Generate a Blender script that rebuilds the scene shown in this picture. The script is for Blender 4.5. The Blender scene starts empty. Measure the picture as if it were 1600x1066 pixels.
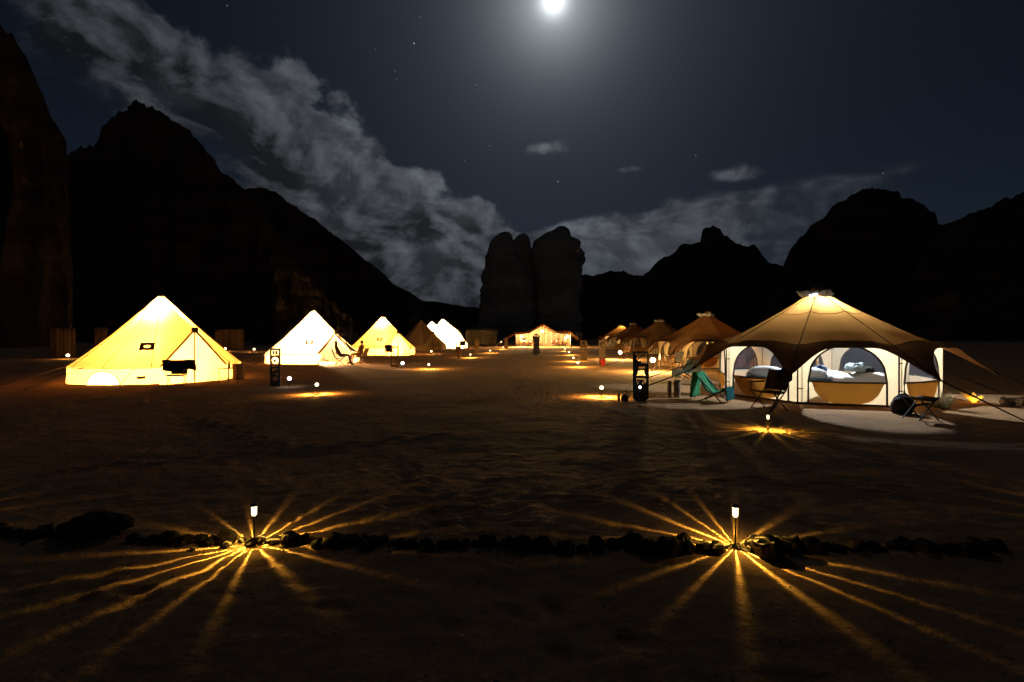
import bpy, bmesh, math, random
from mathutils import Vector, Matrix, noise, Euler
random.seed(7)
R = math.radians
C = bpy.context.scene.collection
S = bpy.context.scene

# ------------------------------------------------------------------ camera
F = 755.6           # focal length in photograph pixels (17 mm on a 36 mm sensor)
HZ = 527.5          # horizon row
CAMZ = 1.5
cd = bpy.data.cameras.new('camera'); cam = bpy.data.objects.new('camera', cd); C.objects.link(cam)
cd.lens = 17.0; cd.sensor_width = 36.0; cd.clip_start = 0.05; cd.clip_end = 6000
cam.location = (0, 0, CAMZ); cam.rotation_euler = (R(90), 0, 0)
cd.shift_y = -5.5 / 1600
S.camera = cam

# ------------------------------------------------------------------ world: moonlit sky with clouds
MOON = Vector((0.086, 1.0, 0.697)).normalized()
W = bpy.data.worlds.new('World'); S.world = W; W.use_nodes = True
nt = W.node_tree; nt.nodes.clear()
def N(t, **kw):
    n = nt.nodes.new(t)
    for k, v in kw.items(): setattr(n, k, v)
    return n
def plug(sock, v):
    if isinstance(v, bpy.types.NodeSocket): nt.links.new(v, sock)
    elif v is not None: sock.default_value = v
def M(op, a, b=None, c=None, clamp=False):
    n = N('ShaderNodeMath', operation=op); n.use_clamp = clamp
    plug(n.inputs[0], a)
    if b is not None: plug(n.inputs[1], b)
    if c is not None: plug(n.inputs[2], c)
    return n.outputs[0]
def VM(op, a, b=None):
    n = N('ShaderNodeVectorMath', operation=op); plug(n.inputs[0], a)
    if b is not None: plug(n.inputs[1], b)
    return n
def SS(x, a, b):
    n = N('ShaderNodeMapRange', interpolation_type='SMOOTHSTEP')
    plug(n.inputs[0], x); n.inputs[1].default_value = a; n.inputs[2].default_value = b
    return n.outputs[0]
def NOISE(v, scale, detail, rough=0.55, dist=0.0):
    n = N('ShaderNodeTexNoise'); plug(n.inputs['Vector'], v)
    n.inputs['Scale'].default_value = scale; n.inputs['Detail'].default_value = detail
    n.inputs['Roughness'].default_value = rough; n.inputs['Distortion'].default_value = dist
    return n.outputs[0]
tc = N('ShaderNodeTexCoord'); D = tc.outputs['Generated']
sky = N('ShaderNodeTexSky', sky_type='NISHITA'); sky.sun_disc = False
sky.sun_elevation = math.asin(MOON.z); sky.sun_rotation = math.atan2(MOON.x, MOON.y)
sky.altitude = 1000; sky.air_density = 0.7; sky.dust_density = 0.25; sky.ozone_density = 2.0
SKY_STRENGTH = 0.0030
ang = M('MULTIPLY', M('ARCCOSINE', M('MINIMUM', VM('DOT_PRODUCT', D, tuple(MOON)).outputs['Value'], 1.0)), 180 / math.pi)
h1 = M('MULTIPLY', M('EXPONENT', M('MULTIPLY', M('POWER', M('DIVIDE', ang, 1.15), 2.0), -1.0)), 1.1)
h2 = M('MULTIPLY', M('EXPONENT', M('DIVIDE', ang, -2.6)), 0.62)
h3 = M('MULTIPLY', M('EXPONENT', M('DIVIDE', ang, -9.5)), 0.098)
halo = M('ADD', M('ADD', h1, h2), h3)
sep = N('ShaderNodeSeparateXYZ'); plug(sep.inputs[0], D)
zc = M('MAXIMUM', sep.outputs[2], 0.04)
px = M('DIVIDE', sep.outputs[0], zc); py = M('DIVIDE', sep.outputs[1], zc)
cmb = N('ShaderNodeCombineXYZ'); plug(cmb.inputs[0], px); plug(cmb.inputs[1], py); P = cmb.outputs[0]
big = NOISE(P, 1.3, 3, 0.5); puf = NOISE(D, 7.0, 9, 0.58, 0.2)
wb = M('ADD', M('MULTIPLY', M('SUBTRACT', big, 0.5), 0.75), M('MULTIPLY', M('SUBTRACT', puf, 0.5), 1.35))
s1 = M('ADD', M('ADD', M('MULTIPLY', M('ADD', px, 0.29), -0.94), M('MULTIPLY', M('SUBTRACT', py, 3.3), 0.34)), wb)
wide = M('SUBTRACT', s1, M('MULTIPLY', M('SUBTRACT', py, 2.0), 0.55))
band = M('MULTIPLY', SS(s1, -0.02, 0.16), M('SUBTRACT', 1.0, SS(wide, 0.55, 1.05)))
s2 = M('ADD', M('SUBTRACT', M('ADD', py, M('MULTIPLY', px, 0.85)), 4.45), wb)
s2b = M('SUBTRACT', px, M('MULTIPLY', py, 0.38))
bank = M('MULTIPLY', SS(s2, -0.02, 0.40), M('SUBTRACT', 1.0, SS(M('ADD', s2b, M('MULTIPLY', wb, 1.2)), 0.0, 1.9)))
cover = M('MAXIMUM', band, M('MULTIPLY', bank, 0.9))
for (cx, cy, rr) in ((0.165, 2.55, 0.12), (0.70, 2.88, 0.07), (1.36, 2.98, 0.20)):
    dd = VM('DISTANCE', P, (cx, cy, 0)).outputs['Value']
    puff = M('SUBTRACT', 1.0, SS(M('ADD', dd, M('MULTIPLY', wb, 0.28)), rr * 0.35, rr * 1.25))
    cover = M('MAXIMUM', cover, M('MULTIPLY', puff, 0.95))
toM = Vector((MOON.x / MOON.z, MOON.y / MOON.z))
def squash(v):
    n = N('ShaderNodeMapping'); plug(n.inputs[0], v); n.inputs['Scale'].default_value = (1.0, 1.0, 1.5); n.inputs['Rotation'].default_value = (0, R(-24), 0); return n.outputs[0]
D1 = squash(D)
fine = NOISE(D1, 8.0, 8, 0.56, 0.35)
off = VM('ADD', D1, (0.013, 0.0, 0.018)).outputs[0]
fine2 = NOISE(off, 8.0, 8, 0.56, 0.35)
dens = M('MULTIPLY', cover, SS(M('ADD', fine, M('MULTIPLY', cover, 0.36)), 0.44, 0.92))
thick = SS(NOISE(D1, 5.0, 5, 0.5), 0.36, 0.66)
rim = M('MULTIPLY', M('MAXIMUM', M('SUBTRACT', fine, fine2), -0.06), 0.48)
shelf = M('MULTIPLY', M('EXPONENT', M('MULTIPLY', M('MAXIMUM', M('MINIMUM', s1, M('MULTIPLY', M('ABSOLUTE', s2), 1.2)), 0.0), -2.6)), 0.060)
lum = M('ADD', M('ADD', M('SUBTRACT', 0.058, M('MULTIPLY', thick, 0.044)), rim), shelf)
nearm = M('ADD', 0.25, M('MULTIPLY', M('EXPONENT', M('DIVIDE', ang, -26.0)), 1.55))
lum = M('MULTIPLY', M('MAXIMUM', lum, 0.012), nearm)
skm = N('ShaderNodeVectorMath', operation='SCALE'); plug(skm.inputs[0], sky.outputs[0]); skm.inputs['Scale'].default_value = SKY_STRENGTH
def tint(val, col):
    n = N('ShaderNodeVectorMath', operation='SCALE'); n.inputs[0].default_value = col; plug(n.inputs['Scale'], val); return n.outputs[0]
base = VM('ADD', skm.outputs[0], tint(M('ADD', h1, h2), (0.93, 0.98, 1.0))).outputs[0]
base = VM('ADD', base, tint(h3, (0.72, 0.86, 1.08))).outputs[0]
mixc = N('ShaderNodeMix', data_type='RGBA')
plug(mixc.inputs[0], M('MULTIPLY', dens, 0.95)); plug(mixc.inputs[6], base)
cl = VM('ADD', tint(lum, (0.84, 0.92, 1.08)), tint(M('MULTIPLY', halo, 0.8), (0.93, 0.98, 1.0))).outputs[0]
plug(mixc.inputs[7], cl)
starsum = None
for (sx, sy, b) in ((647, 68, .9), (617, 111, .18), (744, 133, .2), (872, 284, .5), (1087, 243, .25), (657, 27, .18), (765, 228, .22),
                    (620, 124, .12), (587, 77, .12), (1380, 271, .18), (355, 9, .2), (726, 251, .12)):
    v = Vector(((sx - 800) / F, 1, (HZ - sy) / F)).normalized()
    dd = VM('DISTANCE', D, tuple(v)).outputs['Value']
    st = M('MULTIPLY', M('SUBTRACT', 1.0, SS(dd, 0.0004, 0.0013)), b * 0.7)
    starsum = st if starsum is None else M('ADD', starsum, st)
fin = VM('ADD', mixc.outputs[2], tint(starsum, (0.9, 0.95, 1.0))).outputs[0]
bg = N('ShaderNodeBackground'); plug(bg.inputs[0], fin); bg.inputs[1].default_value = 1.0
wo = N('ShaderNodeOutputWorld'); nt.links.new(bg.outputs[0], wo.inputs[0])

# moonlight
sd = bpy.data.lights.new('moonlight', 'SUN'); sd.energy = 0.018; sd.angle = R(0.5); sd.color = (1.0, 0.90, 0.74)
sun = bpy.data.objects.new('moonlight', sd); C.objects.link(sun)
sun.rotation_euler = (-MOON).to_track_quat('-Z', 'Y').to_euler(); sun.location = (0, 0, 60)

S.view_settings.view_transform = 'Standard'; S.view_settings.look = 'None'
S.view_settings.exposure = 0.0; S.view_settings.gamma = 1.0; S.view_settings.use_curve_mapping = False
S.render.engine = 'CYCLES'
S.cycles.use_denoising = True
S.cycles.max_bounces = 5; S.cycles.diffuse_bounces = 2; S.cycles.transparent_max_bounces = 16
S.cycles.sample_clamp_indirect = 4.0
S.cycles.caustics_reflective = False; S.cycles.caustics_refractive = False

# ------------------------------------------------------------------ materials
MATS = {}
def new_mat(name):
    m = bpy.data.materials.new(name); m.use_nodes = True; t = m.node_tree; t.nodes.clear()
    o = t.nodes.new('ShaderNodeOutputMaterial'); MATS[name] = m
    return m, t, o
def nz(t, scale, detail=4, rough=0.55, coord='Object'):
    c = t.nodes.new('ShaderNodeTexCoord'); n = t.nodes.new('ShaderNodeTexNoise')
    n.inputs['Scale'].default_value = scale; n.inputs['Detail'].default_value = detail; n.inputs['Roughness'].default_value = rough
    t.links.new(c.outputs[coord], n.inputs['Vector']); return n
def ramp(t, fac, c0, c1, p0=0.3, p1=0.7):
    r = t.nodes.new('ShaderNodeValToRGB'); r.color_ramp.elements[0].position = p0; r.color_ramp.elements[1].position = p1
    r.color_ramp.elements[0].color = (*c0, 1); r.color_ramp.elements[1].color = (*c1, 1)
    t.links.new(fac, r.inputs[0]); return r.outputs[0]
def vary(c, k): return tuple(max(0, min(1, x * k)) for x in c)
def mat(name, col, rough=0.8, var=0.2, scale=6.0, bump=0.3, bscale=None, metal=0.0, bdist=0.01):
    m, t, o = new_mat(name)
    p = t.nodes.new('ShaderNodeBsdfPrincipled'); p.inputs['Roughness'].default_value = rough; p.inputs['Metallic'].default_value = metal
    n = nz(t, scale); t.links.new(ramp(t, n.outputs[0], vary(col, 1 - var), vary(col, 1 + var)), p.inputs['Base Color'])
    if bump:
        n2 = nz(t, bscale or scale * 4, 6); b = t.nodes.new('ShaderNodeBump'); b.inputs['Strength'].default_value = bump; b.inputs['Distance'].default_value = bdist
        t.links.new(n2.outputs[0], b.inputs['Height']); t.links.new(b.outputs[0], p.inputs['Normal'])
    t.links.new(p.outputs[0], o.inputs[0]); return m
def canvas(name, col, trans=0.5, tcol=None, var=0.07, wr=0.35, scale=1.6):
    m, t, o = new_mat(name)
    d = t.nodes.new('ShaderNodeBsdfDiffuse'); tr = t.nodes.new('ShaderNodeBsdfTranslucent'); mx = t.nodes.new('ShaderNodeMixShader')
    n = nz(t, scale, 6, 0.6)
    t.links.new(ramp(t, n.outputs[0], vary(col, 1 - var), vary(col, 1 + var)), d.inputs[0])
    tcl = tcol or col
    t.links.new(ramp(t, n.outputs[0], vary(tcl, 1 - var * 1.6), vary(tcl, 1 + var)), tr.inputs[0])
    n2 = nz(t, 3.0, 3); b = t.nodes.new('ShaderNodeBump'); b.inputs['Strength'].default_value = wr; b.inputs['Distance'].default_value = 0.03
    t.links.new(n2.outputs[0], b.inputs['Height'])
    t.links.new(b.outputs[0], d.inputs['Normal']); t.links.new(b.outputs[0], tr.inputs['Normal'])
    mx.inputs[0].default_value = trans
    t.links.new(d.outputs[0], mx.inputs[1]); t.links.new(tr.outputs[0], mx.inputs[2]); t.links.new(mx.outputs[0], o.inputs[0]); return m
def glow(name, col, strength, clear=0.5):
    """a lit translucent lens: gives off light and lets the bulb's own light pass"""
    m, t, o = new_mat(name)
    e = t.nodes.new('ShaderNodeEmission'); e.inputs[0].default_value = (*col, 1); e.inputs[1].default_value = strength
    tr = t.nodes.new('ShaderNodeBsdfTransparent'); a = t.nodes.new('ShaderNodeAddShader')
    t.links.new(e.outputs[0], a.inputs[0]); t.links.new(tr.outputs[0], a.inputs[1]); t.links.new(a.outputs[0], o.inputs[0]); return m
def mesh_net(name, col, cover):
    m, t, o = new_mat(name)
    d = t.nodes.new('ShaderNodeBsdfDiffuse'); d.inputs[0].default_value = (*col, 1)
    tr = t.nodes.new('ShaderNodeBsdfTransparent'); mx = t.nodes.new('ShaderNodeMixShader'); mx.inputs[0].default_value = cover
    t.links.new(tr.outputs[0], mx.inputs[1]); t.links.new(d.outputs[0], mx.inputs[2]); t.links.new(mx.outputs[0], o.inputs[0]); return m

def sand_mat():
    m, t, o = new_mat('sand')
    p = t.nodes.new('ShaderNodeBsdfPrincipled'); p.inputs['Roughness'].default_value = 0.95; p.inputs['Specular IOR Level'].default_value = 0.1
    a = nz(t, 0.7, 8, 0.65); g = nz(t, 22.0, 5, 0.7)
    c1 = ramp(t, a.outputs[0], (0.43, 0.235, 0.112), (0.63, 0.365, 0.185), 0.3, 0.72)
    c2 = ramp(t, g.outputs[0], (0.55, 0.5, 0.45), (1.0, 1.0, 1.0), 0.32, 0.55)
    mx = t.nodes.new('ShaderNodeMix'); mx.data_type = 'RGBA'; mx.blend_type = 'MULTIPLY'; mx.inputs[0].default_value = 0.5
    t.links.new(c1, mx.inputs[6]); t.links.new(c2, mx.inputs[7]); t.links.new(mx.outputs[2], p.inputs['Base Color'])
    b1 = nz(t, 4.0, 8, 0.6); b2 = nz(t, 40.0, 4, 0.6)
    ad = t.nodes.new('ShaderNodeMath'); ad.operation = 'MULTIPLY_ADD'; ad.inputs[1].default_value = 0.12
    t.links.new(b2.outputs[0], ad.inputs[0]); t.links.new(b1.outputs[0], ad.inputs[2])
    b = t.nodes.new('ShaderNodeBump'); b.inputs['Strength'].default_value = 0.85; b.inputs['Distance'].default_value = 0.05
    t.links.new(ad.outputs[0], b.inputs['Height']); t.links.new(b.outputs[0], p.inputs['Normal'])
    t.links.new(p.outputs[0], o.inputs[0]); return m
def rock_mat(name, c0, c1, sc=0.05):
    m, t, o = new_mat(name)
    p = t.nodes.new('ShaderNodeBsdfPrincipled'); p.inputs['Roughness'].default_value = 0.95; p.inputs['Specular IOR Level'].default_value = 0.1
    c = t.nodes.new('ShaderNodeTexCoord'); mp = t.nodes.new('ShaderNodeMapping'); mp.inputs['Scale'].default_value = (sc, sc, sc * 5)
    n = t.nodes.new('ShaderNodeTexNoise'); n.inputs['Scale'].default_value = 1.0; n.inputs['Detail'].default_value = 9; n.inputs['Roughness'].default_value = 0.65
    t.links.new(c.outputs['Object'], mp.inputs[0]); t.links.new(mp.outputs[0], n.inputs['Vector'])
    t.links.new(ramp(t, n.outputs[0], c0, c1, 0.35, 0.68), p.inputs['Base Color'])
    b = t.nodes.new('ShaderNodeBump'); b.inputs['Strength'].default_value = 0.9; b.inputs['Distance'].default_value = 0.06 / sc
    t.links.new(n.outputs[0], b.inputs['Height']); t.links.new(b.outputs[0], p.inputs['Normal'])
    t.links.new(p.outputs[0], o.inputs[0]); return m

m_sand = sand_mat()
m_cliff = rock_mat('sandstone_cliff', (0.09, 0.06, 0.04), (0.22, 0.148, 0.095))
m_outcrop = rock_mat('ledged_sandstone', (0.10, 0.08, 0.055), (0.24, 0.19, 0.13), 0.12)
m_pin = rock_mat('pale_sandstone', (0.36, 0.33, 0.30), (0.60, 0.55, 0.50))
m_stone = rock_mat('border_stone', (0.03, 0.024, 0.02), (0.09, 0.07, 0.055), 6.0)
m_palestone = rock_mat('pale_stone', (0.30, 0.25, 0.20), (0.45, 0.38, 0.31), 4.0)
m_roof_y = canvas('cream_roof_canvas', (0.72, 0.60, 0.38), 0.5, (0.88, 0.58, 0.22), var=0.14, wr=0.8)
m_roof_w = canvas('white_roof_canvas', (0.75, 0.66, 0.48), 0.5, (0.84, 0.72, 0.50))
m_wall_y = canvas('cream_wall_canvas', (0.75, 0.66, 0.48), 0.72, (0.97, 0.72, 0.32))
m_brown_cv = canvas('unlit_cream_canvas', (0.50, 0.36, 0.22), 0.12, (0.5, 0.34, 0.2))
m_seam = mat('seam_tape', (0.42, 0.29, 0.14), 0.8, 0.1, 10, 0)
m_ftrim = mat('dark_brown_webbing', (0.055, 0.030, 0.018), 0.8, 0.15, 20, 0.2)
m_fly = canvas('tan_fly_canvas', (0.25, 0.145, 0.068), 0.145, (0.52, 0.235, 0.058), wr=0.4)
m_hem = canvas('brown_shaded_hem_canvas', (0.20, 0.10, 0.045), 0.05, (0.3, 0.15, 0.06), wr=0.25)  # plain brown trim; on the fly hem its darker tone paints in shade
m_inner = canvas('ivory_wall_canvas', (0.80, 0.68, 0.49), 0.58, (0.95, 0.70, 0.40), wr=0.4)
m_flap = canvas('ochre_flap_canvas', (0.45, 0.24, 0.08), 0.30, (0.80, 0.42, 0.10), wr=0.4)
m_net = mesh_net('insect_mesh', (0.16, 0.17, 0.20), 0.16)
m_cap = canvas('white_cap_cloth', (0.75, 0.77, 0.82), 0.45)
m_rope = mat('pale_rope', (0.42, 0.34, 0.24), 0.9, 0.15, 20, 0)
m_drope = mat('dark_rope', (0.05, 0.04, 0.035), 0.9, 0.15, 20, 0)
m_black = mat('black_metal', (0.018, 0.016, 0.015), 0.5, 0.2, 8, 0.1)
m_dwood = mat('dark_wood', (0.10, 0.05, 0.025), 0.6, 0.35, 9, 0.4)
m_wood = mat('pale_wood', (0.32, 0.20, 0.10), 0.7, 0.3, 9, 0.4)
m_blackcloth = mat('black_cloth', (0.016, 0.015, 0.016), 0.9, 0.3, 5, 0.4)
m_green = canvas('green_towel', (0.08, 0.34, 0.17), 0.15, var=0.15, scale=6)
m_teal = canvas('teal_towel', (0.03, 0.15, 0.17), 0.1, var=0.15, scale=6)
m_cyan = canvas('pale_cyan_towel', (0.55, 0.72, 0.70), 0.3)
m_red = canvas('red_nylon', (0.42, 0.035, 0.03), 0.2)
m_bed = canvas('white_bedding', (0.82, 0.83, 0.86), 0.15, wr=0.7)
m_bluecl = mat('blue_cloth', (0.10, 0.16, 0.34), 0.9, 0.35, 9, 0.5)
m_palecl = mat('pale_blue_cloth', (0.45, 0.58, 0.66), 0.9, 0.3, 9, 0.5)
m_skin = mat('skin', (0.45, 0.27, 0.18), 0.6, 0.1, 10, 0)
m_hair = mat('dark_hair', (0.02, 0.015, 0.012), 0.6, 0.2, 30, 0.2)
m_navy = mat('dark_clothing', (0.02, 0.02, 0.026), 0.9, 0.3, 8, 0.3)
m_rust = mat('rust_clothing', (0.30, 0.13, 0.06), 0.9, 0.3, 8, 0.3)
m_screen = canvas('brown_screen_cloth', (0.34, 0.21, 0.11), 0.15, wr=0.6)
m_bin = mat('brown_basket', (0.30, 0.16, 0.06), 0.8, 0.3, 25, 0.6)
m_log = mat('log_wood', (0.28, 0.19, 0.11), 0.85, 0.35, 7, 0.7)
m_grass = canvas('dry_grass', (0.42, 0.34, 0.19), 0.3, var=0.3, scale=20)
m_leaf = canvas('dry_leaf', (0.45, 0.33, 0.10), 0.45, (0.7, 0.5, 0.12), var=0.25, scale=15)
m_carpaint = mat('dark_car_paint', (0.03, 0.032, 0.035), 0.35, 0.1, 3, 0)
m_glass = mat('car_glass', (0.22, 0.25, 0.27), 0.25, 0.2, 2, 0)
m_tyre = mat('tyre_rubber', (0.012, 0.012, 0.012), 0.9, 0.2, 20, 0.2)
m_shed = canvas('olive_shed_canvas', (0.16, 0.14, 0.10), 0.05, wr=0.5)
m_ply = mat('weathered_board', (0.09, 0.055, 0.03), 0.85, 0.3, 6, 0.3)
m_lens_y = glow('lit_yellow_lens', (1.0, 0.86, 0.42), 1.6)
m_globe = glow('lit_frosted_globe', (1.0, 0.80, 0.45), 3.2)
m_led = glow('lit_white_led', (0.86, 0.93, 1.0), 6.0)
m_bulb = glow('lit_lantern_glass', (1.0, 0.85, 0.45), 14.0)
m_moon = glow('moon_surface', (1.0, 0.99, 0.95), 6.0)
m_white = mat('white_plastic', (0.7, 0.68, 0.64), 0.5, 0.1, 6, 0)

# ------------------------------------------------------------------ mesh helpers
class B:
    def __init__(s): s.v = []; s.f = []
    def add(s, vs, fs):
        k = len(s.v); s.v += [tuple(v) for v in vs]; s.f += [tuple(i + k for i in f) for f in fs]; return s
    def box(s, c, d, rot=None):
        vs = [Vector((x * d[0] / 2, y * d[1] / 2, z * d[2] / 2)) for x in (-1, 1) for y in (-1, 1) for z in (-1, 1)]
        if rot: e = Euler(rot).to_matrix(); vs = [e @ v for v in vs]
        return s.add([v + Vector(c) for v in vs], [(0, 1, 3, 2), (4, 6, 7, 5), (0, 4, 5, 1), (2, 3, 7, 6), (0, 2, 6, 4), (1, 5, 7, 3)])
    def tube(s, pts, r, n=7, cap=True):
        pts = [Vector(p) for p in pts]; rs = r if isinstance(r, (list, tuple)) else [r] * len(pts); vs = []; fs = []
        up = Vector((0, 0, 1))
        for i, p in enumerate(pts):
            t = (pts[min(i + 1, len(pts) - 1)] - pts[max(i - 1, 0)]).normalized()
            a = t.cross(up)
            if a.length < 1e-3: a = t.cross(Vector((1, 0, 0)))
            a.normalize(); b = t.cross(a)
            vs += [p + (a * math.cos(2 * math.pi * k / n) + b * math.sin(2 * math.pi * k / n)) * rs[i] for k in range(n)]
        for i in range(len(pts) - 1):
            for k in range(n): fs.append((i * n + k, i * n + (k + 1) % n, (i + 1) * n + (k + 1) % n, (i + 1) * n + k))
        if cap: fs += [tuple(range(n))[::-1], tuple((len(pts) - 1) * n + k for k in range(n))]
        return s.add(vs, fs)
    def lathe(s, prof, n=24, c=(0, 0, 0), wob=None):
        vs = []; fs = []
        for i, (r, z) in enumerate(prof):
            for k in range(n):
                a = 2 * math.pi * k / n; rr = r * (wob(a, i) if wob else 1)
                vs.append((c[0] + rr * math.cos(a), c[1] + rr * math.sin(a), c[2] + z))
        for i in range(len(prof) - 1):
            for k in range(n): fs.append((i * n + k, i * n + (k + 1) % n, (i + 1) * n + (k + 1) % n, (i + 1) * n + k))
        fs += [tuple(range(n))[::-1], tuple((len(prof) - 1) * n + k for k in range(n))]
        return s.add(vs, fs)
    def grid(s, fn, nu, nv):
        vs = [fn(i / nu, j / nv) for i in range(nu + 1) for j in range(nv + 1)]
        fs = [(i * (nv + 1) + j, (i + 1) * (nv + 1) + j, (i + 1) * (nv + 1) + j + 1, i * (nv + 1) + j + 1) for i in range(nu) for j in range(nv)]
        return s.add(vs, fs)
    def build(s, name, m, parent=None, smooth=False, thick=0, loc=None, bevel=0):
        me = bpy.data.meshes.new(name); me.from_pydata(s.v, [], s.f); me.validate(); me.update()
        bm = bmesh.new(); bm.from_mesh(me); bmesh.ops.recalc_face_normals(bm, faces=bm.faces); bm.to_mesh(me); bm.free()
        for p in me.polygons: p.use_smooth = smooth
        me.materials.append(m)
        o = bpy.data.objects.new(name, me); C.objects.link(o)
        if parent: o.parent = parent
        if loc is not None: o.location = loc
        if thick:
            md = o.modifiers.new('thickness', 'SOLIDIFY'); md.thickness = thick; md.offset = 0
        if bevel:
            md = o.modifiers.new('edge', 'BEVEL'); md.width = bevel; md.segments = 2
        return o
def blob(rx, ry, rz, seed, n=22, rows=12, amp=0.18, fq=2.2, flat=0.0):
    b = B(); vs = []; fs = []
    for i in range(rows + 1):
        ph = math.pi * i / rows
        for k in range(n):
            a = 2 * math.pi * k / n
            v = Vector((math.sin(ph) * math.cos(a), math.sin(ph) * math.sin(a), -math.cos(ph)))
            s_ = 1 + amp * noise.fractal(v * fq + Vector((seed, seed * 1.7, 0)), 1.0, 2.0, 4)
            z = v.z * rz * s_
            if flat and z < -rz * flat: z = -rz * flat
            vs.append((v.x * rx * s_, v.y * ry * s_, z))
    for i in range(rows):
        for k in range(n): fs.append((i * n + k, i * n + (k + 1) % n, (i + 1) * n + (k + 1) % n, (i + 1) * n + k))
    return b.add(vs, fs)
def tag(o, label, cat=None, group=None, kind=None):
    o['label'] = label
    if cat: o['category'] = cat
    if group: o['group'] = group
    if kind: o['kind'] = kind
    return o
def thing(name, label, cat, loc, rz=0, group=None):
    o = bpy.data.objects.new(name, None); C.objects.link(o); o.empty_display_size = 0.2
    o.location = loc; o.rotation_euler = (0, 0, rz)
    return tag(o, label, cat, group)
def copy_thing(o, loc, rz, label=None):
    c = o.copy(); C.objects.link(c); c.location = loc; c.rotation_euler = (0, 0, rz)
    if label: c['label'] = label
    for ch in list(o.children):
        k = ch.copy(); C.objects.link(k); k.parent = c
        for g in list(ch.children):
            q = g.copy(); C.objects.link(q); q.parent = k
    return c
def point(name, parent, loc, watt, col, r=0.03):
    l = bpy.data.lights.new(name, 'POINT'); l.energy = watt; l.color = col; l.shadow_soft_size = r
    o = bpy.data.objects.new(name, l); C.objects.link(o); o.parent = parent; o.location = loc
    return o
def fbm(x, y, z=0.0, o=4):
    return noise.fractal(Vector((x, y, z)), 1.0, 2.0, o)

# ------------------------------------------------------------------ the ground
FOOT = {}
def make_prints():
    rn = random.Random(3)
    for k in range(16):                                # trails of footprints
        x, y = rn.uniform(-5, 5), rn.uniform(1.5, 10); a = rn.uniform(0, 6.28)
        for j in range(rn.randint(8, 18)):
            a += rn.uniform(-.12, .12); x += math.cos(a) * .33; y += math.sin(a) * .33; sd_ = .10 if j % 2 else -.10
            fx, fy = x - math.sin(a) * sd_, y + math.cos(a) * sd_; t = a + rn.uniform(-.15, .15)
            for i in (-1, 0, 1):
                for l in (-1, 0, 1): FOOT.setdefault((int(fx // 0.5) + i, int(fy // 0.5) + l), []).append((fx, fy, math.cos(t), math.sin(t), rn.uniform(.012, .024)))
make_prints()
def gz(x, y):
    r = math.hypot(x, y)
    z = 0.0
    if r > 20: z += 0.008 * min(r - 20, 90) * min(1, (r - 20) / 20)
    z += 0.03 * fbm(x * 0.16, y * 0.16, 3.1, 3)
    if r < 30:
        f = 1 - max(0, (r - 9) / 21)
        z += f * (0.009 * fbm(x * 1.3, y * 1.3, 0.5, 3))
    if r < 9:
        f = min(1.0, (9 - r) / 5.5)
        n = noise.noise(Vector((x * 4.2, y * 4.2, 9.0)))
        z += f * (0.010 * (0.35 - abs(n)) + 0.006 * noise.noise(Vector((x * 11, y * 11, 2.0))))
    for (fx, fy, ca, sa, dp_) in FOOT.get((int(x // 0.5), int(y // 0.5)), ()):
        u = ((x - fx) * ca + (y - fy) * sa) / 0.145; v = (-(x - fx) * sa + (y - fy) * ca) / 0.06
        q = u * u + v * v
        if q < 2.6: z += dp_ * (-math.exp(-q * 1.6) + 0.45 * math.exp(-(math.sqrt(q) - 1.35) ** 2 * 14))
    return z
def frange(a, b, st):
    o = []
    while a < b: o.append(a); a += st
    return o
def build_ground():
    ys = [-400, -200, -100, -50, -25, -12, -6, -3, -1.5, -0.6, 0.0, 0.5, 0.9] + frange(1.2, 8.5, 0.03)
    st = 0.04
    while ys[-1] < 2500: ys.append(ys[-1] + st); st *= 1.055
    xp = frange(0.02, 6.0, 0.04); st = 0.05
    while xp[-1] < 2500: xp.append(xp[-1] + st); st *= 1.075
    xs = [-x for x in reversed(xp)] + [0.0] + xp
    vs = [(x, y, gz(x, y)) for y in ys for x in xs]
    w = len(xs)
    fs = [(j * w + i, j * w + i + 1, (j + 1) * w + i + 1, (j + 1) * w + i) for j in range(len(ys) - 1) for i in range(w - 1)]
    me = bpy.data.meshes.new('ground'); me.from_pydata(vs, [], fs); me.update()
    for p in me.polygons: p.use_smooth = True
    me.materials.append(m_sand)
    o = bpy.data.objects.new('ground', me); C.objects.link(o)
    tag(o, 'open desert sand of the camp, marked by footprints and small ripples', None, None, 'structure')
build_ground()
def G(px, py):
    """ground point seen at a photograph pixel"""
    d = CAMZ * F / max(1.0, py - HZ)
    for _ in range(30):
        x = (px - 800) / F * d
        d = 0.5 * d + 0.5 * (CAMZ - gz(x, d)) * F / max(1.0, py - HZ)
    x = (px - 800) / F * d
    return Vector((x, d, gz(x, d)))
def at(px, d, dz=0.0):
    x = (px - 800) / F * d
    return Vector((x, d, gz(x, d) + dz))

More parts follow.
